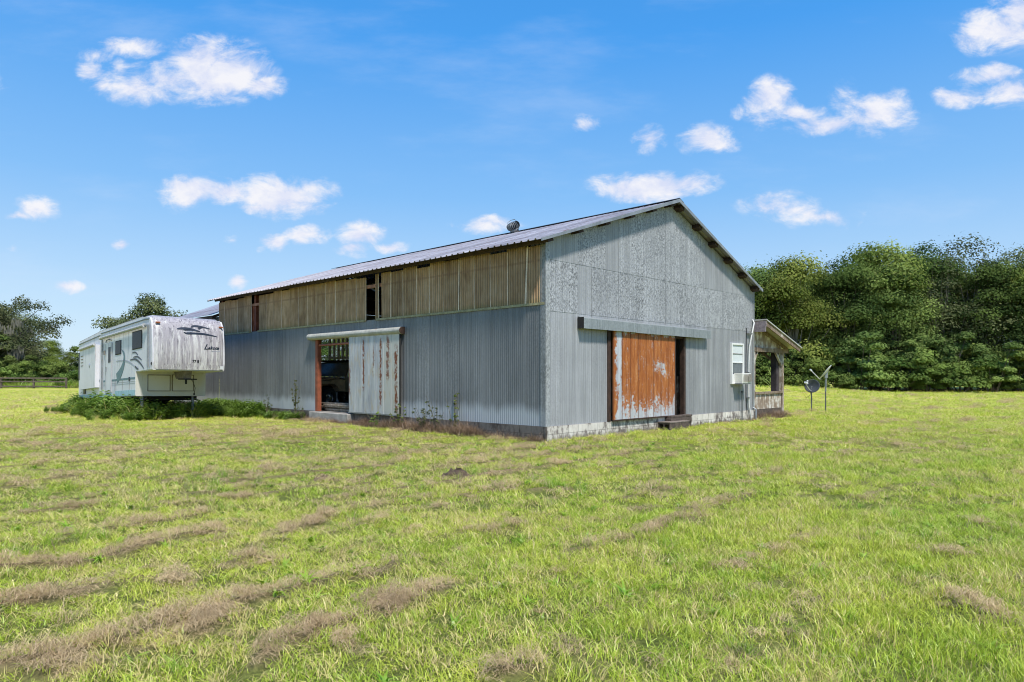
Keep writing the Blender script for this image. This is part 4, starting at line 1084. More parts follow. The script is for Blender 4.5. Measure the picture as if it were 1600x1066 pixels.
def build_extension():
    y0, y1 = L + .02, L + 5.3; X1 = 6.5
    mb = MB()
    r = random.Random(3)
    for i in range(8):
        u0 = y0 + i * .66; u1 = min(u0 + .67, y1)
        sheet(mb, 'y', u0, u1, .36, 4.15, .003, tone=r.uniform(.85, 1), speckle=.15)
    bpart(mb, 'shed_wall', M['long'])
    mb = MB(); n = 34
    vs = []
    for k, (x, z) in enumerate([(-.38, 4.20), (X1, 4.20 + .40 * (X1 + .38))]):
        for i in range(n * 4 + 1):
            y = y0 + .01 + (y1 + .1 - y0) * i / (n * 4); vs.append((x, y, z + .02 * (i % 4 in (1, 2))))
    q = n * 4 + 1
    mb.add(vs, [(i, i + 1, q + i + 1, q + i) for i in range(q - 1)], 0)
    o = bpart(mb, 'shed_roof', M['roof'])
    mb = MB()
    for y in (y0 + .1, y1 - .15): mb.prism([(-.3, 4.05), (-.3, 4.17), (X1, 4.17 + .4 * (X1 + .3)), (X1, 4.05 + .4 * (X1 + .3))], 1, y, y + .08)
    mb.bb(-.34, -.28, y0, y1, 4.03, 4.18)
    bpart(mb, 'shed_rafter', M['brownsteel'])
    for x in (.1, 3.3, X1):
        mb = MB(); mb.bb(x - .06, x + .06, y1 - .15, y1 - .03, .34, 4.1 + .4 * x); bpart(mb, 'shed_post', M['brownsteel'])
build_extension()

def build_steps():
    t = tag(empty('concrete_block', wp(5.52, -.25, .01), (0, 0, BA)), 'pair of hollow concrete blocks forming the lower step at the rusty door', 'block')
    # lower pair of hollow blocks, holes facing along the wall
    for k in range(2):
        x0 = -.55 + k * .55; mb = MB(); x1 = x0 + .54
        y0, y1 = -.20, .20
        mb.bb(x0, x1, y0, y1, .165, .20); mb.bb(x0, x1, y0, y1, .0, .03)
        for yy in (y0, -.0175, y1 - .035): mb.bb(x0, x1, yy, yy + .035, .03, .165)
        mb.bb(x0 + .26, x0 + .28, y0 + .035, y1 - .035, .03, .165)
        mb.build('block', M['darkblock'], t)
    mb = MB(); mb.bb(-.56, .56, -.21, .2, .2005, .235); mb.build('tread', plain('worn_step_tread', (.20, .165, .14), .9, 0, .35, 7, .3), t, .008)
    u = MB(); u.bb(-.62, .60, -.10, .10, 0, .14); u.bb(-.60, .62, -.105, .10, .141, .20)
    o = u.build('concrete_block', M['darkblock'], None, .01); o.location = wp(5.98, -.15, .2); o.rotation_euler = (0, 0, BA)
    # carried by a block base hidden behind the lower step
    tag(o, 'solid grimy block slab forming the upper step right under the open doorway', 'block')
    b = MB(); b.bb(-.62, .60, -.08, .10, 0, .199); o2 = b.build('concrete_block', M['darkblock'], None, .01); o2.location = wp(6.02, -.13, 0); o2.rotation_euler = (0, 0, BA)
    tag(o2, 'dark block base beside the hollow step, carrying the upper slab', 'block')
build_steps()

def build_interior():
    # leaning board in the gable doorway
    mb = MB(); mb.box((0, 0, .62), (.22, .03, 1.25), (R(4), R(-3), 0)); o = mb.build('plank', M['woodpale'], None); o.location = wp(6.76, .32, .345); o.rotation_euler = (0, 0, BA)
    tag(o, 'pale whitewashed board leaning inside the open gable doorway', 'plank')
    # partition just inside
    mb = MB(); mb.bb(4.6, 8.5, 1.6, 1.64, .34, 3.2); bpart(mb, 'partition', M['wood'])
    # lumber stack in the long-wall doorway
    r = random.Random(4); k = 0
    labs = ['bottom plank of the lumber stack in the side doorway', 'second plank from the bottom of the doorway lumber stack', 'third plank up in the doorway lumber stack', 'fourth plank up in the doorway lumber stack',
            'fifth plank up in the doorway lumber stack', 'topmost long plank of the lumber stack in the side doorway']
    for i in range(6):
        mb = MB(); mb.bb(-.12, .12, -1.3, 1.3, 0, .045); o = mb.build('plank', M['plank'], None, .004)
        o.location = wp(.55 + r.uniform(-.1, .1) - .03 * i, 9.6 + r.uniform(-.25, .25), .345 + i * .052); o.rotation_euler = (0, 0, BA + r.uniform(-.05, .05))
        tag(o, labs[i], 'plank', 'lumber stacked in the side doorway')
    mb = MB(); mb.bb(-.3, .3, -.35, .35, 0, .30); mb.bb(-.32, .32, -.37, -.35, .02, .28); mb.bb(-.32, -.30, -.35, .35, .02, .28)
    o = mb.build('wooden_crate', M['plank'], None, .006); o.location = wp(1.15, 8.9, .345); o.rotation_euler = (0, 0, BA + .1); tag(o, 'low wooden crate behind the lumber stack in the side doorway', 'crate')
    # old truck parked inside
    t = tag(empty('old_truck', (-7.05, 27.3, .345), (0, 0, R(-118))), 'dark old off-road truck with dusty hood parked inside the barn', 'truck')
    # local: +x forward, z up
    mb = MB(); mb.prism([(-2.3, .62), (-2.3, 1.15), (-.2, 1.2), (.45, 1.18), (.45, .62)], 1, -.82, .82); mb.build('body', M['truck'], t, .04)
    mb = MB(); mb.prism([(.46, .95), (.46, 1.20), (1.75, 1.10), (1.85, 1.02), (1.85, .8)], 1, -.62, .62); mb.build('hood', M['truckhood'], t, .05)
    for s in (-1, 1):
        mb = MB(); mb.prism([(.47, .65), (.47, 1.08), (.75, 1.12), (1.9, 1.02), (2.0, .85), (1.86, .80), (1.72, .92), (1.1, .95), (.85, .80), (.8, .65)], 1, s * .63, s * .92)
        f = mb.build('fender', M['truckhood'], t, .03)
    mb = MB(); mb.prism([(.30, 1.21), (.02, 1.78), (-.02, 1.78), (.26, 1.21)], 1, -.76, .76); mb.build('windshield', M['glassy'], t)
    mb = MB(); mb.bb(-2.2, .1, -.82, .82, 1.79, 1.87); mb.build('roof', M['rubber'], t, .03)
    for s in (-1, 1):
        for (xa, za, xb) in ((.32, 1.2, .02), (-1.0, 1.15, -1.0), (-2.15, 1.15, -2.15)):
            mb = MB(); mb.bar((xa, s * .79, za), (xb, s * .79, 1.8), .055, .055); mb.build('roof_pillar', M['truck'], t)
    mb = MB(); mb.bb(1.86, 1.89, -.55, .55, .62, 1.0)
    for k in range(7): mb.bb(1.89, 1.905, -.42 + k * .13, -.37 + k * .13, .66, .96)
    mb.build('grille', M['truck'], t)
    for s in (-1, 1):
        mb = MB(); mb.lathe([(.001, .03), (.09, .02), (.10, 0)], 14, (1.93, s * .48, .88), (0, R(90), 0)); mb.build('headlight', M['chrome'], t)
    mb = MB(); mb.bb(2.02, 2.12, -.85, .85, .48, .62); mb.bb(1.8, 2.02, -.4, -.3, .5, .6); mb.bb(1.8, 2.02, .3, .4, .5, .6); mb.build('bumper', M['chrome'], t, .02)
    for (x, s) in ((1.3, -1), (1.3, 1), (-1.45, -1), (-1.45, 1)):
        mb = MB(); mb.lathe([(.2, -.11), (.36, -.12), (.41, -.08), (.41, .08), (.36, .12), (.2, .11)], 24, (x, s * .78, .41), (R(90), 0, 0)); wh = mb.build('wheel', M['rubber'], t)
        mb = MB(); mb.lathe([(.21, s * -.09), (.15, s * -.03), (.05, s * -.10), (.001, s * -.11)], 16, (x, s * .78, .41), (R(90), 0, 0)); mb.build('rim', M['chrome'], wh)
build_interior()

# ------------------------------------------------------------------ travel trailer
RVM = Matrix.Translation((-12.17, 23.1, 0)) @ Euler((R(-2.0), R(1.0), R(44)), 'XYZ').to_matrix().to_4x4()
RVI = RVM.inverted()
def rvray(px, py, axis, val):
    """measure where a mark on the trailer's own panel lies (metres in the trailer's frame)"""
    o = RVI @ Vector((0, 0, CAMZ)); d = RVI.to_3x3() @ Vector(((px - 800) / FPX, 1, (587 - py) / FPX))
    t = (val - o[axis]) / d[axis]; return o + d * t
def build_rv():
    t = empty('travel_trailer'); t.matrix_world = RVM
    t.location, t.rotation_euler = RVM.to_translation(), RVM.to_euler()
    tag(t, 'white fifth wheel travel trailer with mildewed front cap parked beside the barn', 'travel trailer')
    WD = 2.44
    nose = [(1.2, 3.76), (.6, 3.73), (.32, 3.64), (.16, 3.46), (.07, 3.2), (.015, 2.8), (0, 2.4), (.02, 2.05), (.06, 1.83)]
    # nose cap, rounded in profile and slightly at the sides
    mb = MB(); vs = []; fs = []
    NX = 16
    for j, (y, z) in enumerate(nose):
        for i in range(NX + 1):
            u = i / NX; x = WD * u; e = abs(2 * u - 1)
            b = .10 * max(0, (e - .86) / .14) ** 2
            dz = -.10 * max(0, (e - .88) / .12) ** 2 if z > 3.3 else 0
            vs.append((x, y + b, z + dz))
    q = NX + 1
    fs = [(j * q + i, j * q + i + 1, (j + 1) * q + i + 1, (j + 1) * q + i) for j in range(len(nose) - 1) for i in range(NX)]
    mb.add(vs, fs, 0, True)
    cap = mb.build('front_cap', M['rvfront'], t); cap['label'] = 'rounded front cap streaked with purple grey mildew'
    # side shell near (x=0) and far, extruded thickness
    side = [(.10, 1.83), (.06, 2.05), (.06, 2.4), (.09, 2.8), (.14, 3.2), (.22, 3.46), (.36, 3.62), (.6, 3.68), (1.2, 3.70), (6.7, 3.66), (10.5, 3.46), (10.5, .95), (1.92, .95), (1.92, 1.82)]
    mb = MB(); mb.prism(side, 0, .004, .06); mb.prism(side, 0, WD - .06, WD - .004); o = mb.build('side_wall', M['rvside'], t)
    mb = MB(); mb.add([(.03, 1.2, 3.745), (WD - .03, 1.2, 3.745), (WD - .03, 6.7, 3.70), (.03, 6.7, 3.70), (WD - .03, 10.52, 3.50), (.03, 10.52, 3.50), (.03, 1.2, 3.6), (WD - .03, 1.2, 3.6), (.03, 10.52, 3.4), (WD - .03, 10.52, 3.4)],
                       [(0, 1, 2, 3), (3, 2, 4, 5), (0, 3, 5, 8, 6), (1, 7, 9, 4, 2), (5, 4, 9, 8)], 0); mb.build('roof', M['rvroof'], t)
    mb = MB(); mb.bb(.06, WD - .06, 10.44, 10.5, .95, 3.45); mb.build('rear_wall', M['rvside'], t)
    mb = MB(); mb.bb(.03, WD - .03, .09, 1.95, 1.80, 1.835); mb.bb(.05, WD - .05, 1.95, 10.45, .93, .97); mb.build('underside', M['rvlow'], t)
    mb = MB(); mb.bb(.01, WD - .01, 1.90, 1.93, .93, 1.80); lp = mb.build('lower_front', M['rvlow'], t)
    # compartment doors on the lower front
    for (xa, ya, xb, yb) in ((230.5, 585.5, 266, 611.5), (268.8, 585.5, 302.5, 611.5)):
        p = rvray(xa, ya, 1, 1.89); q = rvray(xb, yb, 1, 1.89)
        zt, zb = (p.z + q.z) / 2 + .26, (p.z + q.z) / 2 - .26
        zt = max(p.z, zb); zb = q.z
        mb = MB(); mb.bb(p.x, q.x, 1.878, 1.899, zb, zt); d = mb.build('compartment_door', M['rvlow'], t, .01)
        mb = MB()
        w = .022
        mb.bb(p.x, q.x, 1.868, 1.884, zt - w, zt); mb.bb(p.x, q.x, 1.868, 1.884, zb, zb + w); mb.bb(p.x, p.x + w, 1.868, 1.884, zb + w, zt - w); mb.bb(q.x - w, q.x, 1.868, 1.884, zb + w, zt - w)
        mb.build('seal', plain('brown_door_seal', (.13, .10, .07), .7, 0, .2, 5), d)
    # hitch pin box
    c = rvray(298, 583, 1, 1.0)
    mb = MB(); mb.prism([(.35, 1.80), (1.5, 1.80), (1.3, 1.55), (.75, 1.50), (.45, 1.52)], 0, 1.16, 1.40); mb.build('pin_box', plain('pin_box_paint', (.16, .14, .13), .6, .2, .4, 8), t, .015)
    mb = MB(); mb.bb(.98, 1.60, .42, .52, 1.49, 1.53); mb.tube([(1.28, .6, 1.52), (1.28, .6, 1.34)], .035, 10); mb.build('hitch_pin', M['rubber'], t)
    mb = MB(); mb.tube([(1.45, .8, 1.6), (1.62, .9, 1.45), (1.72, .95, 1.2), (1.70, 1.0, .98)], .012, 6); mb.tube([(1.70, 1.0, 1.02), (1.70, 1.0, .95)], .03, 8); mb.build('cable', M['rubber'], t)
    # landing legs
    for x in (.25, 2.02):
        mb = MB(); mb.bb(x - .045, x + .045, 2.05, 2.14, .35, .95); mb.bb(x - .03, x + .03, 2.065, 2.125, .16, .4); mb.bb(x - .11, x + .11, 1.98, 2.2, .12, .16); mb.build('landing_leg', M['galvpipe'], t)
    # chassis and wheels
    mb = MB(); mb.bb(.3, .4, 2.0, 10.3, .78, .93); mb.bb(WD - .4, WD - .3, 2.0, 10.3, .78, .93)
    for y in (2.6, 4.5, 6.5, 8.5): mb.bb(.4, WD - .4, y, y + .08, .78, .9)
    mb.build('chassis', M['rubber'], t)
    for x in (.16, WD - .16):
        for y in (6.3, 7.2):
            mb = MB(); mb.lathe([(.2, -.09), (.33, -.10), (.37, -.06), (.37, .06), (.33, .10), (.2, .09)], 20, (x, y, .62), (0, R(90), 0)); wh = mb.build('wheel', M['rubber'], t)
            mb = MB(); s = -1 if x < 1 else 1; mb.lathe([(.21, s * .06), (.1, s * .03), (.001, s * .07)], 16, (x, y, .62), (0, R(90), 0)); mb.build('rim', M['dishpale'], wh)
    # rails, awning
    mb = MB(); mb.tube([(-.01, .42, 3.585), (-.01, 1.0, 3.60), (-.01, 6.7, 3.56)], .022, 6); mb.tube([(-.01, 6.8, 3.5), (-.01, 10.45, 3.36)], .022, 6); mb.build('gutter_rail', plain('blue_grey_rail', (.16, .20, .23), .5, .2, .2, 5), t)
    mb = MB(); mb.tube([(-.10, .62, 3.36), (-.10, 6.35, 3.33)], .055, 12); mb.tube([(-.10, .60, 3.36), (-.10, .62, 3.36)], .07, 12); mb.tube([(-.10, 6.35, 3.33), (-.10, 6.38, 3.33)], .07, 12); aw = mb.build('awning_roll', M['awning'], t)
    mb = MB(); mb.bb(-.05, -.01, .44, .49, 1.9, 3.38); mb.bar((-.03, .46, 3.36), (-.10, .62, 3.36), .04, .04); mb.build('awning_arm', M['galvpipe'], t)
    mb = MB(); mb.bb(-.05, -.01, 6.42, 6.47, 1.25, 3.35); mb.build('awning_arm', M['galvpipe'], t)
    mb = MB(); mb.tube([(-.19, 6.95, 3.12), (-.19, 9.6, 3.05)], .05, 10); mb.build('slide_awning', M['awning'], t)
    # slide-out room
    mb = MB(); mb.prism([(6.95, 1.35), (6.95, 3.12), (9.55, 3.04), (9.55, 1.31)], 0, -.16, .003); so = mb.build('slide_out', M['rvside'], t, .01)
    mb = MB()
    for k in range(4): mb.bb(-.172, -.16, 8.95, 9.35, 2.32 + k * .14, 2.355 + k * .14)
    mb.build('side_vent', M['grille'], so)
    mb = MB(); mb.lathe([(.001, .01), (.09, .008), (.10, 0)], 16, (-.161, 7.85, 2.30), (0, R(-90), 0)); mb.build('utility_hatch', M['decalgrey'], so)
    def rr(name, xa, ya, xb, yb, xp, mat, frame=True, parent=None):
        p = rvray(xa, ya, 0, xp); q = rvray(xb, yb, 0, xp)
        y0, y1 = sorted((p.y, q.y)); z1, z0 = max(p.z, q.z), min(p.z, q.z)
        mb = MB(); mb.bb(xp, xp + .02, y0, y1, z0, z1); f = mb.build(name, M['rubber'], t if parent is None else parent, .01)
        mb = MB(); mb.bb(xp - .004, xp - .001, y0 + .035, y1 - .035, z0 + .035, z1 - .035); mb.build('pane', mat, f)
        return f
    rr('window', 206.5, 519, 221.3, 544, -.014, M['rvglass']); rr('window', 180, 533.5, 188.7, 553.5, -.014, M['rvglass'])
    rr('window', 122.8, 552, 128.4, 593, -.175 if False else -.014, M['rvglass'])
    # entry door
    mb = MB(); mb.bb(-.018, .0, 5.05, 5.92, 1.12, 3.08); dr = mb.build('door', M['rvside'], t, .008)
    mb = MB(); mb.bb(-.026, -.018, 5.2, 5.52, 2.3, 2.92); mb.build('door_pane', M['rvglass'], dr)
    mb = MB(); mb.bb(-.024, -.019, 5.04, 5.06, 1.12, 3.08); mb.bb(-.024, -.019, 5.91, 5.93, 1.12, 3.08); mb.bb(-.05, -.018, 5.78, 5.84, 1.95, 2.15); mb.build('door_handle', M['galvpipe'], dr)
    mb = MB(); mb.bb(-.05, -.0, 6.02, 6.14, 2.65, 2.82); mb.build('porch_lamp', M['grille'], t)
    mb = MB(); mb.tube([(-.02, 5.1, 3.17), (-.05, 5.3, 3.22), (-.05, 5.7, 3.2), (-.02, 5.9, 3.14)], .018, 6); mb.build('door_drip_cap', M['decaldark'], t)
    # marker lamps
    for (px, py) in ((247, 503.5), (345.6, 511.5)):
        p = rvray(px, py, 1, .09); yn = .10 if px < 300 else .13; mb = MB(); mb.bb(p.x - .07, p.x + .07, yn - .03, yn + .05, p.z - .022, p.z + .022); mb.build('marker_lamp', M['amber'], t, .008)
    mb = MB(); p = rvray(236.6, 568, 0, 0); mb.tube([(-.012, p.y, p.z), (.01, p.y, p.z)], .05, 10); mb.build('marker_lamp', M['rubber'], t)
    # ---- decals: flat strokes lying on the panels
    def stroke(pts, w, axis, off, name, mat, parent, prof=None):
        P = [rvray(px, py, axis, off) for px, py in pts]
        # resample
        Q = []
        for a in range(len(P) - 1):
            p0 = P[max(a - 1, 0)]; p1 = P[a]; p2 = P[a + 1]; p3 = P[min(a + 2, len(P) - 1)]
            for k in range(6):
                s = k / 6
                Q.append(.5 * ((2 * p1) + (p2 - p0) * s + (2 * p0 - 5 * p1 + 4 * p2 - p3) * s * s + (3 * p1 - p0 - 3 * p2 + p3) * s ** 3))
        Q.append(P[-1]); vs = []
        n = len(Q)
        for i, c_ in enumerate(Q):
            d = (Q[min(i + 1, n - 1)] - Q[max(i - 1, 0)]).normalized()
            nrm = Vector((1, 0, 0)) if axis == 0 else Vector((0, 1, 0))
            s = d.cross(nrm).normalized(); u = i / (n - 1)
            ww = w * (math.sin(math.pi * min(1, u * .9 + .08)) ** .7 if prof is None else prof(u)) / 2
            vs += [c_ + s * ww, c_ - s * ww]
        if axis == 1:   # follow the rounded nose
            for v in vs:
                for j in range(len(nose) - 1):
                    if nose[j][1] >= v.z >= nose[j + 1][1]:
                        f = (v.z - nose[j + 1][1]) / (nose[j][1] - nose[j + 1][1]); v.y = nose[j + 1][0] + f * (nose[j][0] - nose[j + 1][0]) - .012
        mb = MB(); mb.add(vs, [(2 * i, 2 * i + 1, 2 * i + 3, 2 * i + 2) for i in range(n - 1)])
        o = mb.build(name, mat, parent)
        s = o.modifiers.new('thick', 'SOLIDIFY'); s.thickness = .003
        return o
    Dk, Gy, Te = M['decaldark'], M['decalgrey'], M['teal']
    z = lambda X, Y: (270 + X * .07505, 500 + Y * .07505)
    for pts, w, m_ in (([z(100, 180), z(220, 172), z(360, 185), z(470, 212), z(575, 240)], .09, Dk), ([z(225, 207), z(330, 205), z(440, 212)], .05, Dk), ([z(405, 155), z(430, 128), z(520, 125), z(650, 148), z(800, 187)], .07, Dk),
                       ([z(553, 195), z(575, 165), z(640, 155)], .07, Dk), ([z(235, 250), z(300, 280), z(450, 278), z(640, 292), z(800, 322), z(930, 352)], .065, Dk), ([z(290, 250), z(360, 238), z(430, 236)], .04, Gy)):
        stroke(pts, w, 1, .03, 'decal_swoosh', m_, cap)
    s_ = lambda X, Y: (100 + X * .16875, 480 + Y * .16875)
    stroke([s_(532, 392), s_(556, 440), s_(552, 520), s_(525, 600), s_(488, 664)], .36, 0, -.006, 'decal_wave', Te, t, lambda u: .12 + 1.1 * u if u > .15 else .25 * u / .15 * .6 + .05)
    for pts, w, m_ in (([s_(630, 425), s_(660, 420), s_(685, 445)], .055, Dk), ([s_(640, 465), s_(680, 460), s_(720, 492)], .06, Dk), ([s_(610, 490), s_(660, 484), s_(705, 520), s_(740, 572)], .075, Dk), ([s_(480, 500), s_(560, 495), s_(620, 520), s_(665, 560)], .05, Gy), ([s_(655, 545), s_(670, 565), s_(688, 575)], .08, Dk)):
        stroke(pts, w, 0, -.006, 'decal_swoosh', m_, t)
    for pts, w in (([s_(220, 655), s_(250, 660), s_(278, 680)], .14), ([s_(215, 672), s_(240, 682), s_(262, 705)], .10), ([s_(262, 700), s_(290, 675), s_(330, 678)], .14)):
        stroke(pts, w, 0, -.01, 'decal_swoosh', Gy, t)
    def band(y0, y1, z0, z1, mat, nm='stripe', off=-.004):
        mb = MB(); mb.bb(off, .002, y0, y1, z0, z1); mb.build(nm, mat, t)
    band(1.95, 6.3, 1.55, 1.62, Te); band(1.95, 6.3, 1.40, 1.415, Gy); band(1.95, 6.3, 1.47, 1.485, Gy)
    band(1.94, 4.55, .951, 1.16, M['tealpale'], 'skirt_panel', -.012); band(5.0, 10.4, .951, 1.08, M['tealpale'], 'skirt_panel', -.012)
    for y in (2.7, 3.6, 4.56): band(y, y + .02, 1.16, 1.55, M['grille'], 'hatch_gap')
    band(2.62, 2.75, 1.50, 1.64, Dk, 'hatch_latch', -.02); band(4.62, 4.65, 1.16, 2.4, Gy, 'panel_seam')
    band(9.2, 9.55, 1.32 - .2, 1.32 + .1, M['rvglass'], 'hatch', -.02)
    mb = MB(); mb.bb(-.02, .0, 1.90, 1.93, .95, 1.82); mb.build('corner_trim', M['dishpale'], t)
    mb = MB(); mb.bb(-.012, .0, .28, .34, 1.9, 3.4); mb.build('corner_trim', M['decalgrey'], t)
    # lettering
    def text(body, size, pos, name, mat, shear=0, sx=1):
        cu = bpy.data.curves.new(name, 'FONT'); cu.body = body; cu.size = size; cu.shear = shear; cu.extrude = .003; cu.offset = .004
        o = bpy.data.objects.new(name, cu); COL.objects.link(o); bpy.context.view_layer.update()
        me = bpy.data.meshes.new_from_object(o.evaluated_get(bpy.context.evaluated_depsgraph_get())); bpy.data.objects.remove(o)
        me.materials.clear(); me.materials.append(mat)
        q = bpy.data.objects.new(name, me); COL.objects.link(q); q.parent = cap; q.rotation_euler = (R(90), 0, 0); q.location = pos; q.scale = (sx, 1, 1); return q
    p = rvray(*z(640, 612), 1, .02); text('L', .27, (p.x, .002, p.z), 'lettering', Dk, .45, 1.0)
    text('akota', .165, (p.x + .135, .002, p.z + .005), 'lettering', Dk, .5, 1.05)
    a = rvray(*z(800, 655), 1, .02); b = rvray(*z(985, 662), 1, .02); mb = MB(); mb.bb(a.x, b.x, -.004, .01, a.z - .006, a.z + .006); mb.build('lettering_underline', Gy, cap)
    p = rvray(*z(405, 888), 1, .02); text("77 8", .135, (p.x, .008, p.z), 'lettering', M['rubber'], 0, .95)
    a = rvray(*z(1012, 1000), 1, .02); mb = MB(); mb.bb(a.x - .06, a.x + .06, .0, .02, a.z - .06, a.z + .06); mb.build('reflector', M['dishpale'], cap)
    # block under the landing leg
    b = MB(); b.bb(-.2, .2, -.1, .1, 0, .1); b.bb(-.18, .18, -.09, .09, .1, .13); o = b.build('concrete_block', M['concrete'], None, .01); w_ = RVM @ Vector((2.02, 2.1, 0)); o.location = (w_.x, w_.y, 0); o.rotation_euler = (0, 0, R(44))
    tag(o, 'low pale block under the right landing leg of the travel trailer', 'block')
build_rv()

# ------------------------------------------------------------------ satellite dishes
def dish_bowl(r, depth, mat, parent, rot, loc, back):
    mb = MB(); prof = []
    for k in range(9):
        q = k / 8; prof.append((r * q + .0001, depth * q * q))
    for k in range(8, -1, -1):
        q = k / 8; prof.append((r * q * (1.0 if k < 8 else 1.015) + .0001, depth * q * q - .012))
    mb.lathe(prof, 32); o = mb.build('reflector', mat, parent); o.location = loc; o.rotation_euler = rot
    return o
def build_dishes():
    x, y = (1268 - 800) / FPX * 30.2, 30.2
    t = tag(empty('satellite_dish', (x, y, 0)), 'round dark grey satellite dish on a short pole in the grass', 'satellite dish')
    mb = MB(); mb.tube([(0, 0, -.1), (0, 0, .95)], .028, 10); mb.build('pole', M['greypipe'], t)
    o = dish_bowl(.31, .07, M['dish'], t, (R(80), 0, R(-42)), (.02, -.06, 1.13), None); o.scale = (1.05, .95, 1)
    mb = MB(); mb.box((0, 0, .99), (.09, .11, .16)); mb.bar((0, 0, 1.0), (.01, -.05, 1.12), .08, .05); mb.build('bracket', M['galvpipe'], t)
    mb = MB(); mb.tube([(-.02, -.05, .93), (-.18, -.22, .97), (-.44, -.42, 1.25)], .014, 6); arm = mb.build('feed_arm', M['dishpale'], t)
    mb = MB(); mb.box((-.44, -.42, 1.29), (.11, .09, .07), (0, R(20), R(40))); mb.lathe([(.05, -.02), (.05, .03), (.03, .05), (.001, .05)], 12, (-.37, -.39, 1.26), (0, R(80), 0)); mb.lathe([(.04, -.02), (.04, .03), (.02, .04), (.001, .04)], 12, (-.36, -.40, 1.36), (0, R(80), 0)); mb.build('receiver', M['dishpale'], arm)
    mb = MB(); mb.tube([(-.18, -.2, .95), (-.10, -.15, .82), (-.12, -.1, .72), (-.26, -.05, .62), (-.27, -.05, .55)], .008, 5); mb.build('cable', M['rubber'], t)
    x, y = (1290 - 800) / FPX * 30.0, 30.0
    t = tag(empty('satellite_dish', (x, y, 0)), 'pale satellite dish seen edge on, tilted on a taller pole', 'satellite dish')
    mb = MB(); mb.tube([(0, 0, -.1), (0, 0, .95), (0.005, 0, .96)], .03, 10); mb.build('pole', M['greypipe'], t)
    mb = MB(); mb.tube([(0, 0, .9), (.01, 0, 1.48)], .036, 10); mb.build('upper_pole', M['galvpipe'], t)
    # reflector axis points left and up, so the bowl is seen edge on
    mb = MB(); mb.box((.01, 0, 1.60), (.13, .10, .22)); mb.bar((.03, 0, 1.66), (.08, 0, 1.82), .08, .08); mb.build('bracket', M['galvpipe'], t)
    o = dish_bowl(.37, .055, M['dishpale'], t, (0, R(-52), R(-29)), (.035, -.02, 1.74), None)
    mb = MB(); mb.tube([(-.20, -.02, 1.45), (-.27, -.03, 1.44), (-.66, -.05, 1.82)], .018, 6); mb.build('feed_arm', M['dishpale'], t)
    mb = MB(); mb.box((-.67, -.05, 1.84), (.09, .08, .06), (0, R(45), 0)); mb.build('receiver', M['dishpale'], t)
build_dishes()

# ------------------------------------------------------------------ fence
def build_fence():
    def post(x, y, h, parent):
        mb = MB(); mb.bb(x - .09, x + .09, y - .09, y + .09, -.2, h); mb.build('post', M['fence'], parent, .01)
    Y = 85; step = 4.05; xs = [-72 + step * k for k in range(7)]
    xs = [(-.748 * 85) - step * 3 + step * k for k in range(6)]
    t = tag(empty('rail_fence', (xs[0], Y, 0)), 'dark wooden rail fence along the left edge of the pasture', 'fence')
    for i, x in enumerate(xs): post(x - xs[0], 0, 1.36, t)
    for z in (1.28, .85, .25):
        mb = MB()
        for i in range(len(xs) - 1): mb.bar((xs[i] - xs[0], -.10, z + .02 * (i % 2)), (xs[i + 1] - xs[0], -.10, z - .01 * (i % 3)), .04, .17)
        mb.build('rail', M['fence'], t)
    t = tag(empty('rail_fence', (xs[-1] + .5, Y + 4, 0)), 'fainter rail fence further back behind the travel trailer', 'fence')
    for i in range(9): post(i * 4, i * .3, 1.3, t)
    for z in (1.2, .7, .3):
        mb = MB()
        for i in range(8): mb.bar((i * 4, i * .3 - .1, z), (i * 4 + 4, i * .3 + .2, z), .04, .14)
        mb.build('rail', M['fence'], t)
build_fence()

# ------------------------------------------------------------------ trees and shrubs
def leafmesh(name, centers, radii, nper, size, mat, seed, flat=.6, shell=.55, tone_base=None, aspect=1.5, hang=0):
    r = np.random.default_rng(seed)
    Vs = []; tn = []; rn = []
    for c, rad, n in zip(centers, radii, nper):
        d = r.normal(size=(n, 3)); d /= np.linalg.norm(d, axis=1)[:, None]
        d[:, 2] = np.where(d[:, 2] < -.1, -d[:, 2], d[:, 2])
        q = (shell + (1 - shell) * r.random(n)) ** .8
        p = np.array(c) + d * q[:, None] * np.array([rad, rad, rad * flat]) * (1 + .17 * r.normal(size=(n, 1)))
        # leaf frames: normals scatter round outward/up
        nr = d * 1.5 + r.normal(size=(n, 3)) * .5 + np.array([0, 0, .45]); nr /= np.linalg.norm(nr, axis=1)[:, None]
        t = np.cross(nr, r.normal(size=(n, 3))); t /= np.linalg.norm(t, axis=1)[:, None]
        b = np.cross(nr, t)
        s = size * (.6 + .8 * r.random(n))[:, None]
        if hang:
            t = np.tile(np.array([0, 0, -1.0]), (n, 1)) + r.normal(size=(n, 3)) * .12; b = r.normal(size=(n, 3)); b[:, 2] = 0; b /= np.linalg.norm(b, axis=1)[:, None]
        Vs.append(np.stack([p - t * s * aspect / 2, p + b * s / 2, p + t * s * aspect / 2, p - b * s / 2], 1))
        ct = r.random() ** 1.3 if tone_base is None else tone_base
        tn.append(np.clip(np.repeat(ct * .85 + .15 * r.random(n), 4), 0, 1)); rn.append(np.repeat(r.random(n), 4))
    V = np.concatenate(Vs).reshape(-1, 3); F = np.arange(len(V)).reshape(-1, 4)
    return npmesh(name, V, F, mat, {'tone': np.concatenate(tn), 'rnd': np.concatenate(rn)})
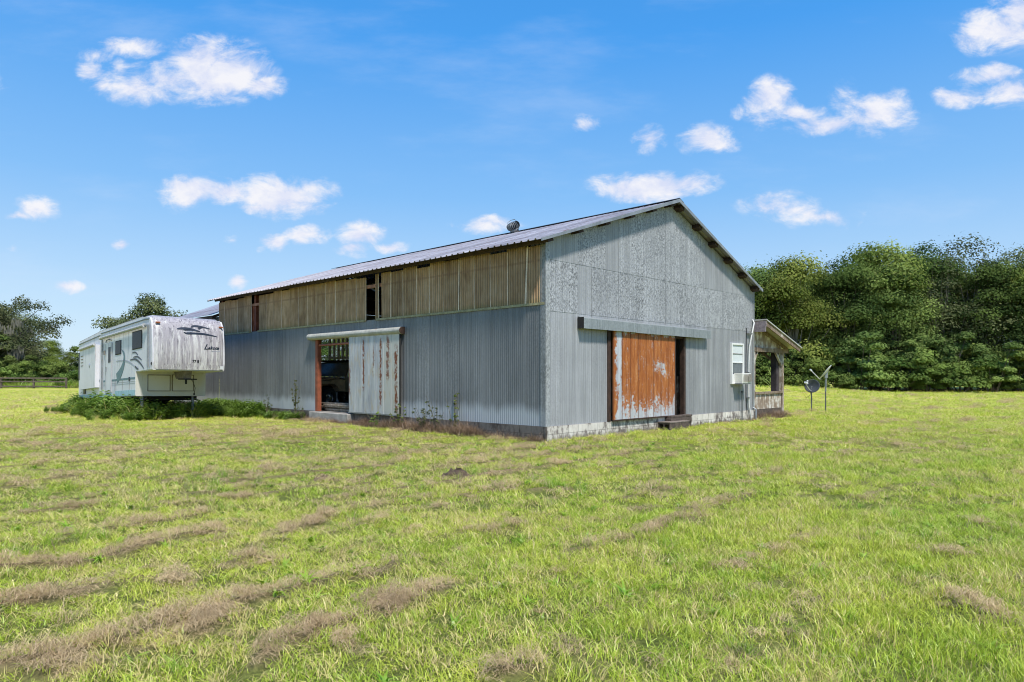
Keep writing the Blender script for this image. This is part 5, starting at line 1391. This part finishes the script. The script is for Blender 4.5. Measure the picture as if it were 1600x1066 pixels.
def make_tree(kind, label, H, CR, base, seed, leaf, ncl=70, lpc=110, size=.3, trunk_r=.28, crmat='leaf', low=.12, barkm='bark', lobes=5, sparse_top=False, clr=(.09, .17), wide=1.0, md=.17):
    r = random.Random(seed)
    t = empty(kind)
    tag(t, label, 'tree')
    # lobes make the outline uneven
    LB = [(Vector((r.uniform(-.6, .6) * CR * wide, r.uniform(-.6, .6) * CR, H * r.uniform(.45, .80))), CR * r.uniform(.42, .65)) for _ in range(lobes)]
    LB[0] = (Vector((0, 0, H * .82)), CR * .45)
    cs = []; tries = 0
    while len(cs) < ncl and tries < 9000:
        tries += 1
        lc, lr = r.choice(LB)
        d = Vector((r.gauss(0, 1), r.gauss(0, 1), r.gauss(0, 1))).normalized()
        p = lc + Vector((d.x * lr * wide, d.y * lr, d.z * lr * .75)) * r.uniform(.55, 1.0)
        if r.random() < .38:      # lower skirt
            a = r.random() * 6.283; q = CR * r.uniform(.3, .95); p = Vector((math.cos(a) * q * wide, math.sin(a) * q, H * r.uniform(low, .5)))
        if p.z > H * .93 or p.z < H * low: continue
        if any((p - c).length < CR * md for c in cs): continue
        cs.append(p)
    rads = [H * r.uniform(*clr) for _ in cs]
    n = [int(lpc * (rd / (H * .13)) ** 2 * (r.uniform(.5, 1) if not (sparse_top and c.z > H * .72) else r.uniform(.45, .75))) for rd, c in zip(rads, cs)]
    me = leafmesh('crown', [tuple(c) for c in cs], rads, n, size, M[crmat], seed, flat=.85, shell=.62)
    o = bpy.data.objects.new('crown', me); COL.objects.link(o); o.parent = t
    # trunk and limbs
    mb = MB(); sp = Vector((0, 0, base + .15 * H)); lean = Vector((r.uniform(-.4, .4), r.uniform(-.4, .4), 0))
    tp = [Vector((0, 0, -.3)), Vector((0, 0, .3)), lean * .4 + Vector((0, 0, H * .14)), lean + Vector((0, 0, H * .30)), lean * 1.6 + Vector((r.uniform(-.3, .3), 0, H * .5)), lean * 2 + Vector((0, 0, H * .72))]
    mb.tube(tp, [trunk_r * 1.5, trunk_r * 1.1, trunk_r, trunk_r * .8, trunk_r * .5, trunk_r * .15], 9)
    for c in cs[::2]:
        k = min(4, max(1, int(c.z / H * 4.2))); s = tp[k]
        mid = s.lerp(c, .5) + Vector((r.uniform(-.3, .3), r.uniform(-.3, .3), r.uniform(-.5, .1)))
        rr_ = trunk_r * r.uniform(.14, .30)
        mb.tube([s, mid, c], [rr_, rr_ * .7, rr_ * .2], 5, cap=False)
    mb.build('trunk', M[barkm], t)
    return t
def place(t, x, y, rz_=0, s=1, label=None, group=None, sz=None):
    t.location = (x, y, 0); t.rotation_euler = (0, 0, rz_); t.scale = (s, s, sz or s)
    if label: t['label'] = label
    if group: t['group'] = group

def build_trees():
    r = random.Random(21)
    P = [make_tree('broadleaf_tree', '', 13, 3.9, .5, 31, .3, ncl=50, lpc=620, size=.145, trunk_r=.26, low=.06, clr=(.09, .17), lobes=6, md=.24),
         make_tree('broadleaf_tree', '', 14, 4.1, .5, 47, .3, crmat='leafb', ncl=52, lpc=620, size=.14, trunk_r=.3, low=.06, lobes=7, clr=(.085, .165), md=.24),
         make_tree('broadleaf_tree', '', 12.5, 3.7, .5, 53, .3, crmat='leafc', ncl=46, lpc=620, size=.145, trunk_r=.25, low=.06, barkm='bark_pale', clr=(.09, .18), lobes=6, md=.25),
         make_tree('broadleaf_tree', '', 15, 4.0, .5, 67, .3, crmat='leafd', ncl=66, lpc=520, size=.135, trunk_r=.27, low=.2, sparse_top=True, barkm='bark_pale', lobes=7, clr=(.05, .11))]
    used = [False] * 4
    # (photo column, distance, top height, prototype)
    front = [(1150, 72, 12.6, 0), (1196, 71, 12.9, 1), (1240, 69, 12.3, 2), (1282, 72, 13.2, 0), (1326, 70, 13.0, 1), (1362, 73, 13.9, 2), (1402, 70, 13.3, 0), (1436, 74, 14.4, 1),
             (1474, 72, 14.6, 3), (1512, 73, 15.7, 3), (1552, 71, 14.0, 1), (1590, 73, 14.6, 3), (1632, 71, 13.6, 2), (1680, 72, 14.2, 0), (1730, 73, 14, 1)]
    labs = ['tree whose trunk stands behind the barn, left end of the right woods', 'dark full tree right behind the porch roof, low round top', 'bushy tree above the satellite dishes gap, lowest top of the woods',
            'broad tree directly behind the two satellite dishes', 'yellow green tree just right of the taller dish', 'tall layered tree a third of the way along the right woods',
            'dense tree left of the middle of the right woods', 'full tree in the middle of the right woods', 'tree with thin airy top left of the tallest one', 'tallest tree of the right woods with sparse open top',
            'rounded tree just right of the tallest sparse one', 'sparse topped tree at the right edge of the photo', 'bushy tree cut by the right edge of the view', 'tree standing outside past the right edge', 'last tree standing farthest out past the right edge']
    for i, (px, d, h, k) in enumerate(front):
        t = P[k] if not used[k] else copy_tree(P[k]); used[k] = True
        H = [13, 14, 12.5, 15][k]; s = h / H * [1.0, .93, 1.04, .9, 1.02, 1.06, .95, 1.07, 1.0, 1.07, .97, 1.07, 1.0, 1.0, 1.0][i] * 1.05
        place(t, (px - 800) / FPX * d, d, r.uniform(0, 6.28), s, labs[i] + ' (foremost row)' if False else labs[i], 'trees of the woods on the right')
    backl = ['back row tree behind the gap at the porch', 'back row tree peeking over the dish side of the woods', 'back row tree filling the dip beside the broad dish tree', 'back row tree behind the yellow green crown', 'back row tree behind the tall layered crown',
             'back row tree behind the middle crowns', 'back row tree behind the airy topped crown', 'back row tree behind the tallest sparse crown', 'back row tree behind the right edge crowns', 'back row tree outside past the right edge']
    for i, px in enumerate((1170, 1222, 1268, 1318, 1372, 1425, 1480, 1535, 1600, 1670)):
        k = (i * 2 + 1) % 3; t = copy_tree(P[k]); d = 80 + (i % 3) * 2
        top = [404, 416, 410, 402, 398, 392, 392, 398, 404, 404][i]
        h = (1.6 + (587 - top) / FPX * d) * .93; place(t, (px - 800) / FPX * d, d, r.uniform(0, 6.28), h / [13, 14, 12.5, 15][k], backl[i], 'back row trees of the right woods')
    # undergrowth along the wood's edge
    def shrub(seed, w, h, size=.2, mat='leaf2', n=26, lpc=110):
        q = random.Random(seed); t = empty('shrub'); tag(t, 'x', 'shrub')
        cs = [(q.uniform(-w, w), q.uniform(-w * .6, w * .6), h * q.uniform(.12, .75)) for _ in range(n)]
        rads = [min(w, h) * q.uniform(.25, .42) for _ in cs]
        me = leafmesh('foliage', cs, rads, [lpc] * n, size, M[mat], seed, flat=.75, shell=.4)
        o = bpy.data.objects.new('foliage', me); COL.objects.link(o); o.parent = t
        mb = MB()
        for c in cs[::3]: mb.tube([(c[0] * .2, c[1] * .2, -.1), (c[0] * .6, c[1] * .6, c[2] * .5), c], [.05, .035, .012], 5, cap=False)
        mb.build('stems', M['bark'], t); return t
    S = [shrub(5, 2.4, 4.2, .14, 'leaf2', 26, 380), shrub(9, 2.1, 6.4, .14, 'leaf', 32, 400), shrub(14, 2.6, 2.8, .14, 'leaf2', 22, 340)]
    us = [False] * 3
    spots = [(1165, 68, 0), (1188, 65.5, 1), (1205, 67, 1), (1234, 64.5, 0), (1262, 66.5, 1), (1290, 64, 2), (1318, 66.5, 0), (1342, 64.5, 1), (1368, 66, 2), (1396, 64.5, 0), (1420, 66.5, 1), (1448, 64, 0), (1474, 66, 1), (1500, 64.5, 2), (1524, 66.5, 0), (1550, 64.5, 1), (1576, 66, 0), (1600, 64, 2), (1630, 66, 1), (1670, 65, 0)]
    for i, (px, d, k) in enumerate(spots):
        t = S[k] if not us[k] else copy_tree(S[k]); us[k] = True
        where = ['half hidden by the barn', 'seen between the porch posts', 'behind the right porch post', 'left of the round grey dish', 'right behind the round grey dish', 'right behind the taller dish pole', 'just right of the taller dish', 'second right of the taller dish', 'third right of the taller dish',
                 'fourth right of the taller dish', 'left of the middle of the woods edge', 'at the middle of the woods edge', 'right of the middle of the woods edge', 'below the tree with the airy top', 'left below the tallest tree', 'right below the tallest tree', 'second from the right photo edge', 'at the right photo edge', 'just past the right photo edge', 'well past the right photo edge'][i]
        place(t, (px - 800) / FPX * d, d, r.uniform(0, 6.28), r.uniform(.7, 1.3), '%s understory shrub %s' % (['bright green', 'tall dark green', 'low spreading'][k], where), 'shrubs along the edge of the right woods')
    # ---- left side
    t = make_tree('live_oak', 'wide live oak hung with grey moss at the left edge', 13.0, 8.6, 1, 77, .3, ncl=230, lpc=400, size=.18, trunk_r=.55, crmat='leaf3', low=.10, lobes=12, clr=(.10, .17), wide=1.0, md=.08)
    place(t, -75.5, 96, .4, 1); oak = t
    q = np.random.default_rng(4); cs = [(q.uniform(-7, 7), q.uniform(-7, -4), q.uniform(3.5, 8.5)) for _ in range(24)]
    me = leafmesh('moss', cs, [.7] * 26, [70] * 26, .13, M['moss'], 4, flat=1.2, aspect=6, hang=1); o = bpy.data.objects.new('hanging_moss', me); COL.objects.link(o); o.parent = t
    t = copy_tree(oak); place(t, -83, 106, 2.2, 1.0, 'second spreading oak partly behind the mossy one, cut by the left edge')
    t = make_tree('live_oak', 'dark round topped oak rising behind the travel trailer roof', 11.9, 5.2, 1, 83, .3, ncl=150, lpc=330, size=.18, trunk_r=.45, crmat='leaf3', low=.2, lobes=9, clr=(.085, .15), wide=1.0, md=.11)
    place(t, (232 - 800) / FPX * 92, 92, 1.0, .93, sz=1.07)
    t2 = copy_tree(t); place(t2, (288 - 800) / FPX * 104, 104, 3.0, .85, 'lower oak crown showing between the trailer roof and the barn')
    spots = [(-30, 92, 1, 1.5), (28, 91, 1, .9), (50, 90, 0, 1.0), (66, 97, 0, 1.0), (90, 104, 1, .5), (104, 98, 1, .7), (120, 95, 0, .95), (140, 100, 1, 1.2), (12, 88, 2, 1.1), (106, 89, 2, .9), (75, 112, 0, 1.1)]
    wh = ['under the mossy oak, cut by the left edge', 'dark one under the mossy oak', 'bright green one in front of the mossy oak', 'bushy one at the right foot of the mossy oak', 'small one in the gap left of the trailer', 'tall one left of the travel trailer', 'bright one touching the trailer rear', 'hidden mostly behind the trailer rear', 'low one behind the left fence span', 'low one behind the last near fence post', 'pale distant one in the gap by the fence']
    for i, (px, d, k, s) in enumerate(spots):
        t = copy_tree(S[k]); place(t, (px - 800) / FPX * d, d, r.uniform(0, 6.28), s, 'shrub ' + wh[i], 'shrubs beyond the left fence')
    # trees far off closing the horizon
    for i, (px, d) in enumerate([(-120, 150), (40, 170), (78, 165), (112, 175), (190, 160), (330, 150), (440, 120), (500, 115), (545, 125), (620, 150), (760, 150), (900, 140), (1020, 120), (1090, 100)]):
        t = copy_tree(P[i % 3]); place(t, (px - 800) / FPX * d, d, r.uniform(0, 6.28), .62 + .1 * (i % 3),
              'distant tree ' + ['off past the left edge', 'low behind the mossy oak', 'low in the gap right of the mossy oak', 'low in the gap left of the trailer', 'hidden behind the travel trailer', 'behind the shed roof', 'seen through the long wall doorway, left', 'seen through the long wall doorway', 'seen through the doorway beyond the truck', 'hidden behind the long wall', 'hidden behind the middle of the barn', 'hidden behind the gable wall', 'hidden behind the rusty door', 'hidden behind the barn window'][i], 'distant trees on the horizon')
    # mossy trunk with green shoots seen through the porch
    t = tag(empty('tree_stump', ((1212 - 800) / FPX * 36, 36, 0)), 'dark ivy covered trunk with pale green shoots behind the porch', 'tree')
    mb = MB(); mb.tube([(0, 0, -.2), (.02, 0, 1.2), (-.03, 0, 2.2), (.05, 0, 3.4)], [.28, .23, .2, .13], 10); mb.build('trunk', M['bark'], t)
    mb = MB(); q = random.Random(2)
    for k in range(9):
        z = q.uniform(.6, 2.1); dx = -q.uniform(.3, .9); mb.tube([(-.15, -.1, z * .7), (dx * .6, -.2, z), (dx, -.2 + q.uniform(-.2, .2), z + q.uniform(.0, .5))], [.03, .02, .008], 5, cap=False)
    mb.build('branches', plain('green_shoots', (.20, .26, .07), .8, 0, .3, 6), t)
    cs = [(-q.uniform(.2, .8), -.2, q.uniform(.8, 2.3)) for _ in range(9)]
    me = leafmesh('foliage', cs, [.2] * 9, [26] * 9, .07, M['leaf2'], 6); o = bpy.data.objects.new('foliage', me); COL.objects.link(o); o.parent = t
build_trees()

# ------------------------------------------------------------------ weeds
def build_weeds():
    # tall field grass beyond the left fence
    spec = [dict(n=34, rad=.5, h0=.6, h1=1.5, w=.05, lean=.5), dict(n=34, rad=.5, h0=.4, h1=1.2, w=.05, lean=.8)]
    c = clump_coll('tall_grass_clump', spec, M['lush'])
    n = 2600; y = rng.uniform(86.5, 104, n); x = rng.uniform(-88, -48, n)
    s = (.55 + .6 * rng.random(n)) * (.7 + .6 * fbm(x, y, .12, 3, 71)); scatter('tall_grass', x, y, x * 0, np.stack([s * 1.3, s * 1.3, s], -1), c, 2, 'tall bright green unmown grass beyond the left fence', 'grass')
    # ground cover around the trailer
    def leafy(seed, n, h, w, sp):
        r = np.random.default_rng(seed); V = []; F = []; RN = []; TP = []
        for i in range(n):
            a = r.random() * 6.283; ll = r.random() * sp; hh = h * (.35 + .65 * r.random())
            for k in range(9):
                t = (k + 1) / 9; px, py, pz = math.cos(a) * ll * t, math.sin(a) * ll * t, hh * t
                b = r.random() * 6.283; l = w * (1.2 - .5 * t) * (.7 + .6 * r.random()); bw = l * .28
                dx, dy = math.cos(b), math.sin(b); q = len(V); rn = r.random()
                V += [(px, py, pz), (px + dx * l * .5 - dy * bw, py + dy * l * .5 + dx * bw, pz + l * .25), (px + dx * l, py + dy * l, pz + l * .1), (px + dx * l * .5 + dy * bw, py + dy * l * .5 - dx * bw, pz + l * .25)]
                F.append((q, q + 1, q + 2, q + 3)); RN += [rn] * 4; TP += [t] * 4
        return np.array(V), np.array(F), np.array(RN), np.array(TP)
    cw = bpy.data.collections.new('weed_clump')
    for i in range(3):
        V, F, RN, TP = leafy(40 + i, 26, .7, .17, .35); me = npmesh('weed_clump', V, F, M['weed'], {'rnd': RN, 'tip': TP}); o = bpy.data.objects.new('weed_clump_%02d' % i, me); cw.objects.link(o)
    V, F, RN, TP = blades(60, .22, .3, .85, .012, .8, seed=9); me = npmesh('weed_clump', V, F, M['grass'], {'rnd': RN, 'tip': TP}); o = bpy.data.objects.new('weed_clump_03', me); cw.objects.link(o)
    pts = []
    q = random.Random(6)
    n = 0
    while n < 430:
        lx = q.uniform(-1.5, 2.6); ly = q.uniform(1.2, 10.6)
        e = ((lx - .0) / 1.25) ** 2 * (.8 + .6 * q.random()) if lx < 0 else 0
        if ly < 2.0 and lx < .3 and q.random() < .6: continue
        if e > q.random(): continue
        p = RVM @ Vector((lx, ly, 0)); dens = 1 if lx < .3 else .5
        if q.random() > dens: continue
        edge = 1 - min(1, abs(min(lx, 0)) / 1.6)
        s = (.35 + .70 * edge ** 2) * q.uniform(.4, 1.25)
        if lx > .2: s *= .8
        if 4.0 < ly < 6.0 and -.9 < lx < 0: s *= 1.5
        pts.append((p.x, p.y, s)); n += 1
    a = np.array(pts); s = a[:, 2]
    scatter('weed_cover', a[:, 0], a[:, 1], gz(a[:, 0], a[:, 1]), np.stack([s, s, s], -1), cw, 4, 'rank green weeds growing up round the travel trailer', 'weeds')
    # darker weeds between the trailer nose and the long wall
    pts = []
    for k in range(330):
        y = q.uniform(14.0, 19.5); x = -q.uniform(.15, 1.3) ; p = wp(x, y); pts.append((p.x, p.y, q.uniform(.5, .95) * (1.0 if x > -.9 else .7)))
    for k in range(90):
        y = q.uniform(11.2, 14.0); x = -q.uniform(.1, .6); p = wp(x, y); pts.append((p.x, p.y, q.uniform(.2, .5)))
    a = np.array(pts); s = a[:, 2]
    scatter('weed_cover', a[:, 0], a[:, 1], gz(a[:, 0], a[:, 1]), np.stack([s, s, s], -1), cw, 3, 'dark leafy weeds against the long wall behind the trailer nose', 'weeds')
    # dead litter and scruff along the foundation
    ds = [dict(n=46, rad=.16, h0=.08, h1=.34, w=.006, lean=1.0), dict(n=50, rad=.2, h0=.05, h1=.22, w=.006, lean=1.6)]
    cd = clump_coll('dead_weed_clump', ds, M['deadweed'])
    pts = []
    for k in range(1300):
        y = q.uniform(-.1, 14.5); x = -q.uniform(.06, .34); g = .5 + .5 * float(vno(y, 0, 1.1, 3)); 
        if q.random() > (.35 if y < 2.2 else 1): continue
        p = wp(x, y); pts.append((p.x, p.y, q.uniform(.5, 1.2) * g * (1.7 if 1.6 < y < 6.2 else 1.15)))
    for k in range(170):
        x = q.uniform(4.2, 14.3); y = -q.uniform(.05, .28); p = wp(x, y); pts.append((p.x, p.y, q.uniform(.2, .5) * (1 if x < 11 else 1.6)))
    for k in range(60):
        x = q.uniform(11.5, 14.2); y = -q.uniform(.0, .15); p = wp(x, y); pts.append((p.x, p.y, q.uniform(.9, 1.5)))
    a = np.array(pts); s = a[:, 2]
    scatter('dead_weeds', a[:, 0], a[:, 1], gz(a[:, 0], a[:, 1]), np.stack([s, s, s], -1), cd, 2, 'brown withered weeds and litter along the foot of the barn', 'weeds')
    # single standing weeds in front of the long wall
    def weed(seed, h, spread, nst, mat, leaves):
        r = random.Random(seed); t = empty('weed_plant')
        mb = MB(); cs = []
        for k in range(nst):
            a = r.random() * 6.283; l = spread * r.random(); hh = h * r.uniform(.5, 1)
            e = (math.cos(a) * l, math.sin(a) * l, hh); mb.tube([(0, 0, -.05), (e[0] * .4, e[1] * .4, hh * .5), e], [.010, .007, .003], 4, cap=False)
            for j in range(3): f = r.uniform(.3, 1); cs.append((e[0] * f, e[1] * f, hh * f))
        mb.build('stems', M['deadweed2'], t)
        me = leafmesh('foliage', cs, [.06] * len(cs), [leaves] * len(cs), .026, M[mat], seed, shell=.1, aspect=2.4); o = bpy.data.objects.new('foliage', me); COL.objects.link(o); o.parent = t
        return t
    M['deadweed2'] = plain('weed_stems', (.13, .11, .06), .8, 0, .4, 9)
    data = [(3.05, -.28, 1.35, .35, 7, 'leaf2', 10, 'spindly weed with dark seed heads, tallest right of the pale sliding door'), (3.75, -.28, 1.15, .35, 8, 'leaf3', 9, 'thin grey green weed left of the tallest wall weed'), (4.3, -.3, .95, .4, 9, 'leaf3', 10, 'bushy low weed right of the pale sliding door'),
            (5.5, -.30, .95, .3, 8, 'leaf2', 9, 'yellow green weed at the right foot of the pale sliding door'), (11.6, -.3, 1.7, .3, 10, 'leaf3', 16, 'tall feathery weed left of the open side doorway'), (13.5, -.4, .9, .3, 7, 'leaf3', 8, 'pale scraggly weed against the wall near the trailer'),
            (6.6, -.4, .55, .35, 8, 'leaf2', 9, 'small green weed below the pale sliding door'), (10.9, -.42, .6, .3, 7, 'leaf3', 8, 'small brown weed at the left corner of the doorway sill')]
    for i, (y, x, h, sp, n, mt, lv, lab) in enumerate(data):
        t = weed(200 + i, h, sp, n, mt, lv); t.location = wp(x, y); tag(t, lab, 'weed', 'weeds standing along the long wall')
build_weeds()
